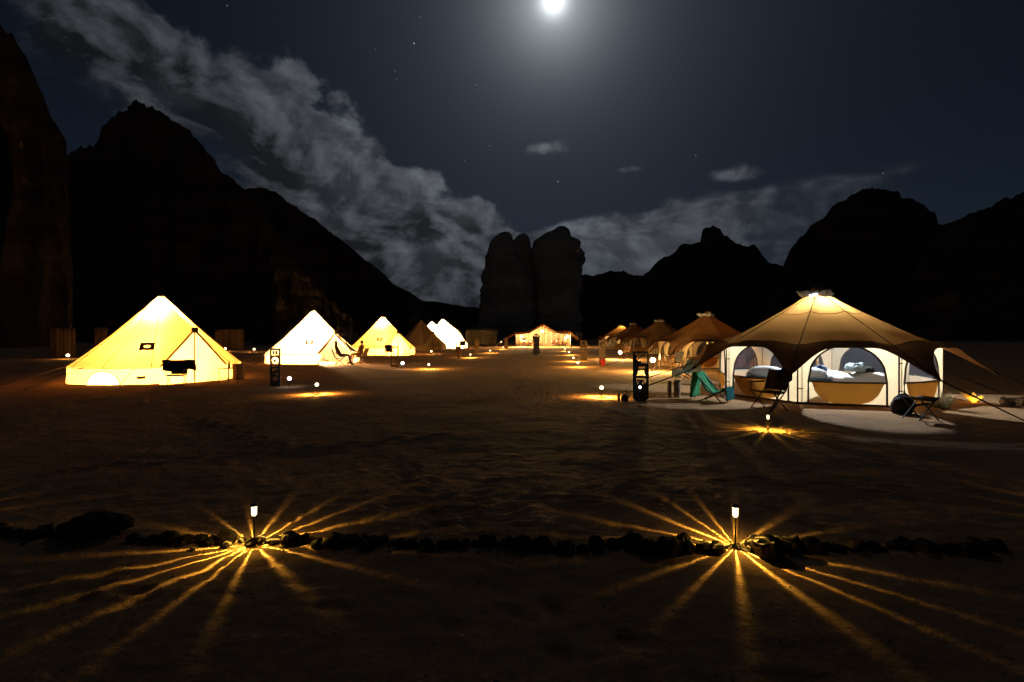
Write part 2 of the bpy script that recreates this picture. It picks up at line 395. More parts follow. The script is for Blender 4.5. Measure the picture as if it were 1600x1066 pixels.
# ------------------------------------------------------------------ mountains
def interp(pts, x):
    if x <= pts[0][0]: return pts[0][1]
    for (a, b), (c, d) in zip(pts, pts[1:]):
        if x <= c: return b + (d - b) * (x - a) / (c - a)
    return pts[-1][1]
def rock_mass(name, label, prof, d, foot=0.45, back=0.9, jag=0.02, step=2.5, seed=0.0, rough=0.06, m=None):
    cols = frange(prof[0][0], prof[-1][0] + step, step); nf, nb = 34, 12
    hs = []
    for p in cols:
        X = (p - 800) / F * d
        h = CAMZ + (HZ - interp(prof, p)) / F * d
        hmax = max(2, h)
        fq = 110.0 / d
        h += jag * hmax * (1.3 * fbm(X * 0.16 * fq, seed, 0, 6) + 0.9 * fbm(X * 0.7 * fq, seed, 4, 4) + 1.1 * round(3 * noise.noise(Vector((X * 0.25 * fq, seed + 5, 0)))) / 3)
        hs.append(max(0.2, h))
    hm = max(hs)
    vs = []; fr = 0.055 * max(1.0, min(4.5, 38.0 / hm))
    for i, p in enumerate(cols):
        X = (p - 800) / F * d; h = hs[i]
        hl = sum(hs[max(0, i - 12):i + 13]) / len(hs[max(0, i - 12):i + 13])
        for j in range(nf + nb + 1):
            if j <= nf:
                t = j / nf; z = h * t ** 0.92; y = d - foot * hl * (1 - t) ** 1.25
            else:
                t = (j - nf) / nb; z = h * (1 - t ** 1.6); y = d + back * hl * t
            k = math.sin(math.pi * min(1, j / nf * 0.96)) if j <= nf else 0.3
            q = Vector((X * fr, y * fr, z * fr + seed))
            n1 = noise.fractal(q, 1.0, 2.0, 5)
            led = noise.noise(Vector((X * 0.3 * fr, seed, z * 6 * fr)))          # ledges
            crk = abs(noise.noise(Vector((X * 3 * fr, y * fr, z * .5 * fr + seed))))   # vertical clefts
            dy = k * hm * rough * (1.3 * n1 + 0.45 * led + 1.6 * (0.25 - crk))
            dx = k * hm * rough * 0.4 * noise.fractal(q + Vector((7, 3, 1)), 1.0, 2.0, 4)
            rr = math.hypot(X, d); ux, uy = X / rr, d / rr; o_ = y - d - dy
            vs.append((X + ux * o_ + uy * dx, d + uy * o_ - ux * dx, z - (0.6 if j in (0, nf + nb) else 0)))
    w = nf + nb + 1
    fs = [(i * w + j, (i + 1) * w + j, (i + 1) * w + j + 1, i * w + j + 1) for i in range(len(cols) - 1) for j in range(w - 1)]
    fs += [tuple(range(w)), tuple((len(cols) - 1) * w + j for j in reversed(range(w)))]
    o = B().add(vs, fs).build(name, m or m_cliff, smooth=False)
    tag(o, label, None, None, 'structure'); return o
rock_mass('cliff', 'dark sheer cliff rising beside the privacy screens', [(-700, 40), (-350, -60), (-150, 0), (0, 36), (22, 58), (42, 92), (60, 130), (80, 180), (96, 204), (104, 218), (107, 260), (108, 360), (110, 526)], 62, 0.30, 0.8, 0.012, 3, 1.0)
rock_mass('mountain', 'broad dark mountain with a rounded knob behind the bell tents', [(-40, 300), (100, 238), (112, 236), (140, 229), (153, 222), (160, 198), (182, 177), (213, 164), (232, 168), (255, 173), (283, 194), (301, 216), (318, 232), (335, 247), (346, 266), (362, 278), (381, 293), (420, 345), (470, 420), (520, 490), (545, 527)], 118, 0.42, 0.9, 0.018, 2.2, 11.0)
rock_mass('mountain', 'long dark slope falling away behind the lit bell tents', [(300, 320), (375, 294), (405, 291), (430, 300), (448, 316), (470, 330), (505, 352), (540, 381), (572, 406), (602, 430), (615, 445), (640, 456), (665, 474), (690, 500), (720, 527)], 165, 0.5, 0.9, 0.012, 2.2, 23.0)
rock_mass('rock_outcrop', 'low ledged rock outcrop standing above the white bell tent', [(395, 527), (412, 470), (420, 432), (428, 424), (462, 422), (468, 432), (482, 434), (490, 450), (506, 454), (512, 468), (526, 470), (533, 488), (548, 494), (552, 512), (562, 527)], 78, 0.6, 0.9, 0.05, 0.8, 31.0, 0.20, m_outcrop)
rock_mass('hills', 'distant low ridge beyond the camp', [(560, 500), (640, 474), (664, 470), (682, 472), (705, 476), (730, 480), (760, 482), (800, 470), (900, 440), (960, 470), (1000, 527)], 330, 0.6, 0.9, 0.03, 2.5, 41.0)
rock_mass('mountain', 'dark ridge with a small knob crowning its summit', [(780, 470), (880, 436), (905, 428), (930, 431), (955, 424), (975, 425), (990, 431), (1004, 431), (1014, 424), (1022, 412), (1036, 403), (1055, 394), (1066, 381), (1080, 381), (1094, 378), (1097, 359), (1113, 352), (1124, 357), (1130, 366), (1150, 380), (1162, 387), (1180, 384), (1190, 396), (1200, 408), (1215, 412), (1224, 415), (1280, 440), (1400, 480), (1500, 527)], 215, 0.4, 0.8, 0.022, 2.0, 53.0)
rock_mass('mountain', 'steep dark mountain with a flat top behind the tan tents', [(1180, 527), (1205, 455), (1222, 418), (1232, 395), (1252, 366), (1272, 350), (1290, 341), (1302, 324), (1318, 313), (1334, 299), (1352, 294), (1402, 298), (1408, 309), (1425, 312), (1442, 320), (1462, 334), (1466, 350), (1490, 362), (1560, 400), (1700, 527)], 140, 0.35, 0.8, 0.02, 2.0, 67.0)
rock_mass('mountain', 'dark shoulder of rock rising away from the flat topped mountain', [(1380, 527), (1430, 420), (1464, 356), (1490, 346), (1520, 333), (1548, 322), (1575, 308), (1600, 298), (1700, 262), (1850, 240), (2100, 330), (2500, 500)], 108, 0.40, 0.8, 0.016, 2.6, 71.0)

def pinnacle(name, label, left, right, d, seed, depth=0.85):
    ytop = min(left[-1][1], right[-1][1]); rows = 70; n = 56; vs = []; fs = []
    L = [(-y, x) for x, y in left]; Rr = [(-y, x) for x, y in right]
    for i in range(rows + 1):
        y = 531 + (ytop - 531) * (i / rows) ** 0.9
        l = interp(L, -y); r = interp(Rr, -y)
        z = CAMZ + (HZ - y) / F * d; cx = ((l + r) / 2 - 800) / F * d; hw = max(0.05, (r - l) / 2 / F * d)
        for k in range(n):
            a = 2 * math.pi * k / n; ca, sa = math.cos(a), math.sin(a)
            ex = math.copysign(abs(ca) ** 0.75, ca); ey = math.copysign(abs(sa) ** 0.75, sa)
            q = Vector((ex * hw, ey * hw, z)) * 0.12 + Vector((seed, seed, 0))
            s_ = 1 + 0.12 * noise.fractal(q, 1.0, 2.0, 5) + 0.07 * noise.fractal(q * 4, 1.0, 2.0, 4) + 0.06 * noise.noise(Vector((seed, 0, z * 0.5)))
            s_ -= 0.16 * max(0, 0.22 - abs(noise.noise(Vector((ca * 2.2 + seed, sa * 2.2, z * 0.03)))))
            vs.append((cx + ex * hw * s_, d + ey * hw * depth * s_, z))
    for i in range(rows):
        for k in range(n): fs.append((i * n + k, i * n + (k + 1) % n, (i + 1) * n + (k + 1) % n, (i + 1) * n + k))
    fs.append(tuple(rows * n + k for k in range(n)))
    o = B().add(vs, fs).build(name, m_pin, smooth=False)
    tag(o, label, None, None, 'structure')
pinnacle('rock_pinnacle', 'pale rock tower with a round head, broadest of the towers beyond the dining tent', [(746, 531), (750, 480), (754, 440), (759, 405), (764, 386), (770, 374), (780, 365), (788, 362)], [(836, 531), (834, 470), (826, 430), (812, 400), (803, 380), (800, 368), (797, 363), (790, 362)], 158, 3.0)
pinnacle('rock_pinnacle', 'thin rock spire wedged between the two bigger rock towers', [(806, 531), (804, 440), (801, 390), (802, 375), (810, 367), (818, 365)], [(850, 531), (842, 460), (834, 410), (829, 388), (828, 376), (825, 369), (820, 365)], 164, 9.0)
pinnacle('rock_pinnacle', 'tall blocky rock tower overhanging toward the dark ridge', [(842, 531), (838, 460), (832, 410), (831, 392), (838, 376), (850, 366), (863, 360), (872, 354)], [(905, 531), (903, 470), (908, 430), (911, 412), (910, 398), (904, 380), (892, 370), (889, 358), (882, 354)], 160, 17.0)

# moon
b = B(); bm_r = 5.0
b.lathe([(bm_r * math.sin(math.pi * i / 16) + 1e-3, bm_r * -math.cos(math.pi * i / 16)) for i in range(17)], 32)
mo = b.build('moon', m_moon, smooth=True, loc=Vector((0, 0, CAMZ)) + MOON * 900)
tag(mo, 'bright full moon high in the night sky', 'moon')

# ------------------------------------------------------------------ lights on stakes
def ray_light(name, parent, loc, watt, col, n=14, phase=0.0, seed=0.0, floor=0.03, sharp=0.115):
    """lamp whose faceted lens throws its light in narrow fans (as its photometric pattern)"""
    o = point(name, parent, loc, watt, col, 0.004); l = o.data; l.use_nodes = True; t = l.node_tree; t.nodes.clear()
    out = t.nodes.new('ShaderNodeOutputLight'); em = t.nodes.new('ShaderNodeEmission'); t.links.new(em.outputs[0], out.inputs[0])
    c = t.nodes.new('ShaderNodeTexCoord'); sp = t.nodes.new('ShaderNodeSeparateXYZ'); t.links.new(c.outputs['Normal'], sp.inputs[0])
    def m(op, a, b=None):
        k = t.nodes.new('ShaderNodeMath'); k.operation = op
        for i, v in enumerate((a, b)):
            if v is None: continue
            if isinstance(v, (int, float)): k.inputs[i].default_value = v
            else: t.links.new(v, k.inputs[i])
        return k.outputs[0]
    az = m('ARCTAN2', sp.outputs[1], sp.outputs[0])
    wv = m('ADD', m('MULTIPLY', m('SINE', m('ADD', m('MULTIPLY', az, 3.0), seed)), 0.16), m('MULTIPLY', m('SINE', m('ADD', m('MULTIPLY', az, 5.0), seed * 2.3)), 0.10))
    ph = m('ADD', m('ADD', m('MULTIPLY', az, n / (2 * math.pi)), phase), wv)
    tri = m('PINGPONG', ph, 0.5)                       # 0 on the axis of a fan, 0.5 between
    az_ = m('ABSOLUTE', sp.outputs[2])
    sig = m('ADD', sharp * 0.62, m('MULTIPLY', m('SUBTRACT', 1.0, az_), sharp * 0.28))
    gs = m('EXPONENT', m('MULTIPLY', m('POWER', m('DIVIDE', tri, sig), 2.0), -1.0))
    fan = m('ADD', gs, floor)
    amp = m('ADD', 0.85, m('MULTIPLY', m('SINE', m('ADD', m('MULTIPLY', az, 2.0), seed * 1.7)), 0.3))
    graz = m('ADD', m('MULTIPLY', m('POWER', az_, 2.15), 4.6), 0.003)
    t.links.new(m('MULTIPLY', m('MULTIPLY', fan, amp), graz), em.inputs['Strength'])
    return o
def stake_lantern(p, label, watt, seed, hgt=0.29, phase=0.2, group='lantern lights on stakes'):
    t = thing('garden_lantern', label, 'garden light', p, 0, group)
    B().tube([(0, 0, -0.04), (0, 0, hgt - 0.075)], 0.006, 8).build('stake', m_black, t)
    ln = B().lathe([(0.010, hgt - 0.088), (0.020, hgt - 0.076), (0.021, hgt - 0.016)], 6).build('lens', m_lens_y, t)
    B().lathe([(0.024, hgt - 0.016), (0.026, hgt - 0.008), (0.022, hgt)], 12).build('cap', m_black, t)
    B().box((0, 0, hgt + 0.003), (0.026, 0.026, 0.004), (0.12, 0, 0)).build('solar_panel', m_glass, t)
    ray_light('bulb_light', t, (0, 0, hgt - 0.045), watt, (1.0, 0.64, 0.10), 17, phase, seed)
    return t
def globe_lamp(p, label, watt, group, hgt=0.24, r=0.055, led=False, rays=False, seed=0.0):
    t = thing('globe_light', label, 'garden light', p, 0, group)
    B().tube([(0, 0, -0.04), (0, 0, hgt - r * 0.9)], 0.008, 6).build('stake', m_black, t)
    B().lathe([(0.02, hgt - r * 1.15), (0.026, hgt - r * 0.8)], 10).build('collar', m_black, t)
    B().lathe([(r * max(0.02, math.sin(math.pi * i / 10)), hgt - r * math.cos(math.pi * i / 10)) for i in range(11)], 16).build('globe', m_led if led else m_globe, t, True)
    col = (0.8, 0.9, 1.0) if led else (1.0, 0.50, 0.10)
    if rays: ray_light('bulb_light', t, (0, 0, hgt), watt, col, 16, 0.0, seed, 0.30, 0.36)
    else: point('bulb_light', t, (0, 0, hgt), watt, col, 0.03)
    return t

# ------------------------------------------------------------------ bell tents
def bell_tent(px, d, label, sc=1.0, door=-0.55, lamp=14.0, col=(1, .62, .22), roof=None, wall=None, lamp_h=2.45, door_open=False, patch=True, dome=False, ropes=True, second=0.0, patch_th=None):
    p = at(px, d); roof = roof or m_roof_y; wall = wall or m_wall_y
    t = thing('bell_tent', label, 'tent', p, 0, 'bell tents')
    Rw, hw, H = 2.5 * sc, 0.56 * sc, 3.0 * sc; hd = 0.42
    def eave(a): return Vector((Rw * math.cos(a), Rw * math.sin(a), hw))
    ap = Vector((0, 0, H)); topr = 0.09 * sc
    def rp(a, s):      # roof point, s 0 apex .. 1 eave, slight sag
        e = eave(a); q0 = Vector((topr * math.cos(a), topr * math.sin(a), H - 0.02)); q = q0.lerp(e, s)
        k = (a / (2 * math.pi) * 12) % 1.0
        q.z -= 0.15 * sc * math.sin(math.pi * s) * (0.5 + 0.5 * math.sin(math.pi * k)) ; return q
    a0, a1 = door + hd, door + 2 * math.pi - hd
    bb = B(); bb.grid(lambda u, v: rp(a0 + (a1 - a0) * u, v), 96, 14)
    hub = Vector((math.cos(door) * Rw * math.cos(hd) * 1.0, math.sin(door) * Rw * math.cos(hd), 1.75 * sc))
    for a in (door - hd, door + hd):
        q = lambda u, v, a=a: (rp(a, v) .lerp(Vector((0, 0, H - 0.02)).lerp(hub, v), u))
        bb.grid(q, 8, 14)
    bb.build('roof', roof, t, True)
    B().lathe([(0.02, H - 0.06), (topr * 1.5, H - 0.03), (topr * 0.8, H + 0.03), (0.02, H + 0.05)], 12).build('peak_cap', m_seam if lamp else m_ftrim, t)
    dth = math.atan2(-p.y, -p.x) - 0.62
    def zlo(a):
        x = ((a - dth + math.pi) % (2 * math.pi) - math.pi) / 0.2
        return 0.02 + 0.42 * math.sqrt(1 - x * x) if dome and abs(x) < 1 else -0.03
    def wallp(u, v):
        a = a0 + (a1 - a0) * u; k = 1 + 0.012 * (1 - v); z = zlo(a); return Vector((Rw * math.cos(a) * k, Rw * math.sin(a) * k, z + (hw - z) * v))
    B().grid(wallp, 260 if dome else 96, 3).build('side_wall', wall, t, True)
    B().grid(lambda u, v: Vector(((Rw + 0.02 + 0.02 * v) * math.cos(a0 + (a1 - a0) * u), (Rw + 0.02 + 0.02 * v) * math.sin(a0 + (a1 - a0) * u), hw - 0.025 * sc * v - 0.005)), 96, 1).build('eave_flap', m_seam, t)
    B().grid(lambda u, v: Vector(((Rw + 0.05) * math.cos(a0 + (a1 - a0) * u), (Rw + 0.05) * math.sin(a0 + (a1 - a0) * u), -0.03 + 0.07 * v)), 72, 1).build('mud_skirt', m_hem, t)
    E0, E1 = eave(door - hd), eave(door + hd)
    dn = Vector((math.cos(door), math.sin(door), 0)); mid = (E0 + E1) / 2
    def gp(e): return Vector((e.x, e.y, -0.03))
    hubp = hub
    if not door_open:
        for e in (E0, E1):
            bot = Vector((hubp.x, hubp.y, -0.03))
            B().grid(lambda u, v, e=e: (gp(e).lerp(bot, u)).lerp(e.lerp(hubp, u), v) + dn * (0.02 * math.sin(u * 9) * (1 - v)), 10, 8).build('door_panel', wall, t, True)
    else:
        side = (E0 - mid).normalized()
        tip = E0 + dn * 0.35 + side * 0.30 + Vector((0, 0, 0.05))
        B().grid(lambda u, v: hubp.lerp(E0 * (1 - u) + tip * u, v) + dn * 0.10 * math.sin(math.pi * u) * v, 6, 10).build('door_flap', m_flap, t, True)
        B().grid(lambda u, v: gp(E0).lerp(E0, v).lerp(gp(E0).lerp(E0, v) * 0.9 + mid * 0.1, u), 2, 3).build('door_panel', wall, t, True)
        B().grid(lambda u, v: (hubp * 0.97).lerp((E1 * 0.8 + hubp * 0.2) * (1 - u) + (E1 - side * 0.45) * u, v) - dn * (0.10 + 0.08 * math.sin(u * 5)), 6, 8).build('door_flap', m_blackcloth, t, True)
    for e in (E0, E1):
        B().tube([hubp + dn * 0.02, (hubp + e) / 2 + dn * 0.05, e + dn * 0.04], 0.030 * sc, 6).build('door_hem', m_seam, t)
    B().tube([(hubp.x + dn.x * .03, hubp.y + dn.y * .03, -0.04), hubp + dn * 0.03], 0.022 * sc, 8).build('door_pole', m_seam, t)
    B().box(hubp + dn * 0.04, (0.15 * sc, 0.13 * sc, 0.17 * sc), (0, 0, door)).build('pole_cap', m_ftrim, t)
    B().tube([(0, 0, -0.04), (0, 0, H - 0.05)], 0.022, 8).build('centre_pole', m_black, t)
    for k in range(12):
        a = 2 * math.pi * k / 12
        if abs((a - door + math.pi) % (2 * math.pi) - math.pi) < hd + 0.04: continue
        B().tube([rp(a, s / 8) * 1.002 + Vector((0, 0, 0.006)) for s in range(1, 9)], 0.009 * sc, 4).build('seam', m_seam, t)
    if patch:
        th = patch_th if patch_th is not None else math.atan2(-p.y, -p.x) - 0.12
        q = rp(th, 0.70); tx = Vector((-math.sin(th), math.cos(th), 0)); sl = (rp(th, 0.78) - rp(th, 0.62)).normalized(); nn = sl.cross(tx); nn = nn if nn.z > 0 else -nn
        w_, h_ = 0.20 * sc, 0.17 * sc
        qq = q + nn * 0.03
        rim = []
        for k in range(24):
            c_, s2_ = math.cos(2 * math.pi * k / 24), math.sin(2 * math.pi * k / 24); m_ = max(abs(c_), abs(s2_))
            rim.append(qq + tx * w_ * c_ / m_ + sl * h_ * s2_ / m_)
        inn = [qq + tx * 0.095 * sc * math.cos(2 * math.pi * k / 24) + sl * 0.08 * sc * math.sin(2 * math.pi * k / 24) for k in range(24)]
        B().add(rim + inn, [(k, (k + 1) % 24, 24 + (k + 1) % 24, 24 + k) for k in range(24)]).build('vent_patch', m_ftrim, t, thick=0.008)
    if dome:
        th = dth
        pts = [Vector(((Rw + 0.045) * math.cos(th + 0.2 * math.cos(a)), (Rw + 0.045) * math.sin(th + 0.2 * math.cos(a)), 0.02 + 0.43 * math.sin(a))) for a in [math.pi * k / 24 for k in range(25)]]
        dm = B().add(pts, [tuple(range(25))]).build('arched_window', m_dome, t)
        B().tube([q * 1.004 for q in pts], 0.012, 5).build('window_trim', m_seam, dm)
        B().box(Vector(((Rw + 0.05) * math.cos(th + 0.42), (Rw + 0.05) * math.sin(th + 0.42), 0.25)), (0.02, 0.22, 0.08), (0, 0, th + 0.42)).build('vent', m_seam, t)
    if ropes:
        for k in range(9):
            a = door + hd + 0.25 + (2 * math.pi - 2 * hd - 0.5) * k / 8
            e = eave(a); g = Vector((math.cos(a) * (Rw + 1.45 * sc), math.sin(a) * (Rw + 1.45 * sc), 0)); g.z = gz(p.x + g.x, p.y + g.y) - p.z
            rp_ = B().tube([e, g + Vector((0, 0, 0.03))], 0.009, 4).build('guy_rope', m_rope, t)
            B().tube([g + Vector((0, 0, -0.06)), g + Vector((math.cos(a) * .03, math.sin(a) * .03, 0.09))], 0.009, 5).build('peg', m_black, rp_)
    if lamp:
        point('lamp_light', t, (0.12, -0.1, lamp_h * sc), lamp, col, 0.06)
        B().lathe([(0.02, lamp_h * sc + 0.16), (0.07, lamp_h * sc + 0.08), (0.075, lamp_h * sc - 0.03), (0.03, lamp_h * sc - 0.08)], 12, (0.12, -0.1, 0)).build('hanging_lamp', m_globe, t, True)
        if second: point('low_fill_light', t, (0.5, -0.8, 0.28), second, col, 0.06)  # added fill near the floor, no lamp body; brightens walls and sand
    return t
m_dome = canvas('thin_window_cloth', (0.8, 0.75, 0.6), 0.9, (1.0, 0.95, 0.8))
YEL = (1.0, 0.55, 0.17); WRM = (1.0, 0.76, 0.42); WHT = (1.0, 0.62, 0.28)
bell_tent(252, 17.4, 'large glowing yellow bell tent with closed door and arched side window', 1.0, R(-31), 2300, YEL, lamp_h=2.38, dome=True, second=1100, patch_th=R(-66))
bell_tent(490, 28.0, 'glowing pale bell tent with its door flap tied open behind seated people', 1.0, R(-38), 2000, WHT, m_roof_w, lamp_h=2.1, door_open=True, second=2400)
bell_tent(598, 38.2, 'glowing yellow bell tent between the open bell tent and the unlit one', 1.0, R(-46), 2000, YEL, lamp_h=2.36, second=1300)
bell_tent(658, 48.5, 'unlit brown bell tent beside the glowing yellow one', 1.0, R(-50), 0, roof=m_brown_cv, wall=m_brown_cv, patch=False)
bell_tent(692, 55.0, 'brilliant white bell tent beside the unlit brown one', 1.1, R(-38), 2400, (1, .72, .42), m_roof_w, lamp_h=2.2, second=3000, ropes=False)
bell_tent(675, 66.0, 'bright white bell tent mostly hidden behind the unlit brown one', 1.1, R(-50), 2400, (1, .72, .42), m_roof_w, lamp_h=2.2, ropes=False, patch=False)

# ------------------------------------------------------------------ star tents with tan fly
def sm(x): x = max(0, min(1, x)); return x * x * (3 - 2 * x)
def pl(pts, x): return interp(pts, x)
def star_tent(px, d, label, rot=0.0, lamp=30.0, col=(0.95, .97, 1), lamp_h=1.72, outside=None, sc=1.0, net=None, toplamp=0.0):
    p = at(px, d); t = thing('star_tent', label, 'tent', p, rot, 'star shaped canvas tents')
    c0 = R(184); nC = 8; stp = 2 * math.pi / nC
    SEAM = [(0.0, 2.74), (0.28, 2.60), (0.6, 2.38), (0.95, 2.17), (1.75, 1.70), (2.5, 1.25), (3.6, 0.58)]
    MID = [(0.0, 2.74), (0.28, 2.60), (0.6, 2.35), (0.95, 2.11), (1.75, 1.66), (2.35, 1.43), (2.8, 1.28), (3.4, 1.0)]
    def w_of(a):
        k = ((a - c0) / stp) % 1.0
        return 1 - abs(2 * k - 1)          # 0 on a corner seam, 1 half way
    def fz(a, r): s = sm(w_of(a) * 1.6); return pl(SEAM, r) * (1 - s) + pl(MID, r) * s
    def ro(a): return 2.78 + 0.70 * (1 - w_of(a)) ** 3.6
    def fp(a, r): return Vector((r * math.cos(a), r * math.sin(a), fz(a, r) + 0.016 * math.sin(a * 37 + 2 * math.sin(a * 3)) * math.exp(-(r - 0.28) / 0.45)))
    RI = 2.36
    B().grid(lambda u, v: fp(2 * math.pi * u, 0.27 + (RI - 0.27) * v), 128, 18).build('fly', m_fly, t, True)
    hem = B().grid(lambda u, v: fp(2 * math.pi * u, RI + (ro(2 * math.pi * u) - RI) * v), 160, 8).build('shaded_hem_band', m_hem, t, True)  # outer fly past the lamp's reach, its shade put into a darker canvas
    # crown
    for k in range(7):
        a = k * 0.9 + 0.3; q = 0.9 + 0.35 * math.sin(k * 2.7)
        cb = blob(0.20 * q, 0.13, 0.075 * q, k + px * .1, 16, 9, 0.4, 1.8).build('crown_cloth', m_cap, t, True, loc=(0.24 * math.cos(a), 0.24 * math.sin(a), 2.645 + 0.03 * math.sin(k * 1.9)))
        cb.rotation_euler = (0.2, -0.35 * (1 + .3 * math.sin(k)), a)
    blob(0.19, 0.17, 0.13, px * .1, 18, 10, 0.35, 1.6).build('crown_cap', m_hem, t, True, loc=(0.04, -0.02, 2.76))
    B().tube([(0.0, 0, 2.6), (-0.02, 0, 2.86)], [0.03, 0.012], 6).build('pole_tip', m_dwood, t)
    for k in range(nC):
        a = c0 + stp * k
        B().tube([fp(a, 0.3 + (3.46 - 0.3) * s / 10) + Vector((0, 0, 0.008)) for s in range(11)], 0.011, 4).build('fly_seam', m_ftrim, t)
        tip = fp(a, 3.46); g = Vector((math.cos(a) * 5.15, math.sin(a) * 5.15, 0))
        wg = Matrix.Rotation(rot, 4, 'Z') @ g; g.z = gz(p.x + wg.x, p.y + wg.y) - p.z
        gr = B().tube([tip - Vector((math.cos(a), math.sin(a), -.6)) * .12, tip, g + Vector((0, 0, 0.04))], [0.05, 0.018, 0.012], 5).build('guy_strap', m_drope, t)
        B().tube([g + Vector((0, 0, -0.08)), g + Vector((math.cos(a) * .05, math.sin(a) * .05, 0.12))], 0.014, 6).build('peg', m_black, gr)
    for rr_ in (0.98, RI): B().tube([fp(2 * math.pi * k / 96, rr_) + Vector((0, 0, 0.006)) for k in range(97)], 0.008, 4).build('ring_seam', m_hem, t)
    # inner wall: eight flat sides, each with an arched window
    Rw = 2.5; side_w = 2 * Rw * math.sin(stp / 2)
    for k in range(nC):
        A0 = c0 + stp * k; A1 = A0 + stp
        P0 = Vector((Rw * math.cos(A0), Rw * math.sin(A0), 0)); P1 = Vector((Rw * math.cos(A1), Rw * math.sin(A1), 0))
        nrm = ((P0 + P1) / 2).normalized()
        def wtop(u):
            q = P0.lerp(P1, u); return fz(math.atan2(q.y, q.x), q.length) - 0.012
        def pos(u, z, o=0.0): q = P0.lerp(P1, u) + nrm * o; return Vector((q.x, q.y, z))
        hwid = 0.39; sill = 0.52; top = 1.33
        def arch(u): x = (u - 0.5) / hwid; return sill + (top - sill) * math.sqrt(max(0, 1 - x * x)) ** 0.9
        bb = B(); us = [0.5 - hwid + 2 * hwid * i / 28 for i in range(29)]
        bb.grid(lambda u, v: pos(u * (0.5 - hwid), -0.04 + (wtop(u * (0.5 - hwid)) + 0.04) * v), 3, 6)
        bb.grid(lambda u, v: pos(0.5 + hwid + u * (0.5 - hwid), -0.04 + (wtop(0.5 + hwid + u * (0.5 - hwid)) + 0.04) * v), 3, 6)
        bb.grid(lambda u, v: pos(0.5 - hwid + 2 * hwid * u, -0.04 + (sill + 0.04) * v), 28, 4)
        bb.grid(lambda u, v: pos(0.5 - hwid + 2 * hwid * u, min(arch(0.5 - hwid + 2 * hwid * u), wtop(0.5 - hwid + 2 * hwid * u) - 0.02) * (1 - v) + wtop(0.5 - hwid + 2 * hwid * u) * v), 28, 2)
        wl = bb.build('wall_panel', m_inner, t, True)
        pn = B().grid(lambda u, v: pos(0.5 - hwid + 2 * hwid * u, sill * (1 - v) + min(arch(0.5 - hwid + 2 * hwid * u), wtop(0.5 - hwid + 2 * hwid * u)) * v, -0.012), 28, 2).build('window_mesh', net or m_net, wl)
        pts = [pos(0.5 - hwid, -0.02, .012), pos(0.5 - hwid, sill * .6, .012)] + [pos(u, min(arch(u), wtop(u) - .01), .012) for u in us] + [pos(0.5 + hwid, sill * .6, .012), pos(0.5 + hwid, -0.02, .012)]
        B().tube(pts, 0.021, 5).build('window_trim', m_ftrim, wl)
        B().tube([pos(0.5 - hwid, sill, .014), pos(0.5, sill - 0.012, .02), pos(0.5 + hwid, sill, .014)], 0.02, 5).build('window_sill', m_ftrim, wl)
        def flap(u, v):
            x = 2 * u - 1; dep = (sill - 0.04) * (max(0.0, 1 - abs(x) ** 3.2)) ** 0.6
            return pos(0.5 + hwid * 0.96 * x * (1 - 0.06 * v), sill - 0.01 - dep * v, 0.02 + 0.035 * math.sin(math.pi * v) * (1 + 0.5 * math.sin(5 * x)))
        B().grid(flap, 26, 8).build('window_flap', m_flap, wl, True)
        B().tube([pos(0, -0.03, .01), pos(0, wtop(0), .01)], 0.017, 5).build('corner_trim', m_ftrim, t)
        B().tube([pos(0.045, -0.02, .02), pos(0.045, wtop(.045), .02)], 0.010, 5).build('corner_pole', m_inner_pole, t)
        for zz in (0.35, 0.95): B().box(pos(0.03, zz, .02), (0.09, 0.03, 0.022), (0, 0, math.atan2((P1 - P0).y, (P1 - P0).x))).build('tie', m_ftrim, t)
    bs = [(Vector((Rw * math.cos(c0 + stp * k), Rw * math.sin(c0 + stp * k), 0)) * 1.012) for k in range(nC)]
    B().add([q + Vector((0, 0, -0.04)) for q in bs] + [q + Vector((0, 0, 0.045)) for q in bs], [(k, (k + 1) % nC, nC + (k + 1) % nC, nC + k) for k in range(nC)]).build('ground_skirt', m_ftrim, t)
    B().tube([(0, 0, -0.04), (0, 0, 2.62)], 0.03, 8).build('centre_pole', m_wood, t)
    if lamp:
        point('lamp_light', t, (0.03, -0.22, lamp_h), lamp, col, 0.05)
        B().lathe([(0.02, lamp_h + 0.12), (0.05, lamp_h + 0.06), (0.05, lamp_h - 0.03), (0.02, lamp_h - 0.06)], 12, (0.03, -0.22, 0)).build('hanging_lamp', m_led if col[2] > .9 else m_globe, t, True)
    if toplamp: point('crown_lamp_light', t, (0.0, -0.12, 2.36), toplamp, col, 0.05)
    return t
m_inner_pole = mat('pale_pole', (0.55, 0.46, 0.33), 0.7, 0.1, 8, 0)
star_tent(1277, 12.9, 'big lit star tent with ivory walls, white bedding seen through its windows', 0, 860, (0.78, .91, 1.0), 2.16)
star_tent(1105, 25.3, 'star tent with orange walls and a pale towel by its arched window', R(-8), 45, (1.0, 0.55, 0.2), 1.0)
star_tent(1031, 39.5, 'dim star tent behind the bright lantern pole, dark knot at its peak', R(12), 7, (1.0, 0.55, 0.2), 1.1)
star_tent(991, 51.5, 'dark star tent with an orange knot at its peak beyond the dim tent', R(4), 7, (1.0, 0.55, 0.2), 1.1)
star_tent(971, 63.5, 'star tent whose crown glows bright, farthest along the row of star tents', R(20), 160, (1.0, 0.72, 0.35), 1.6, toplamp=260)

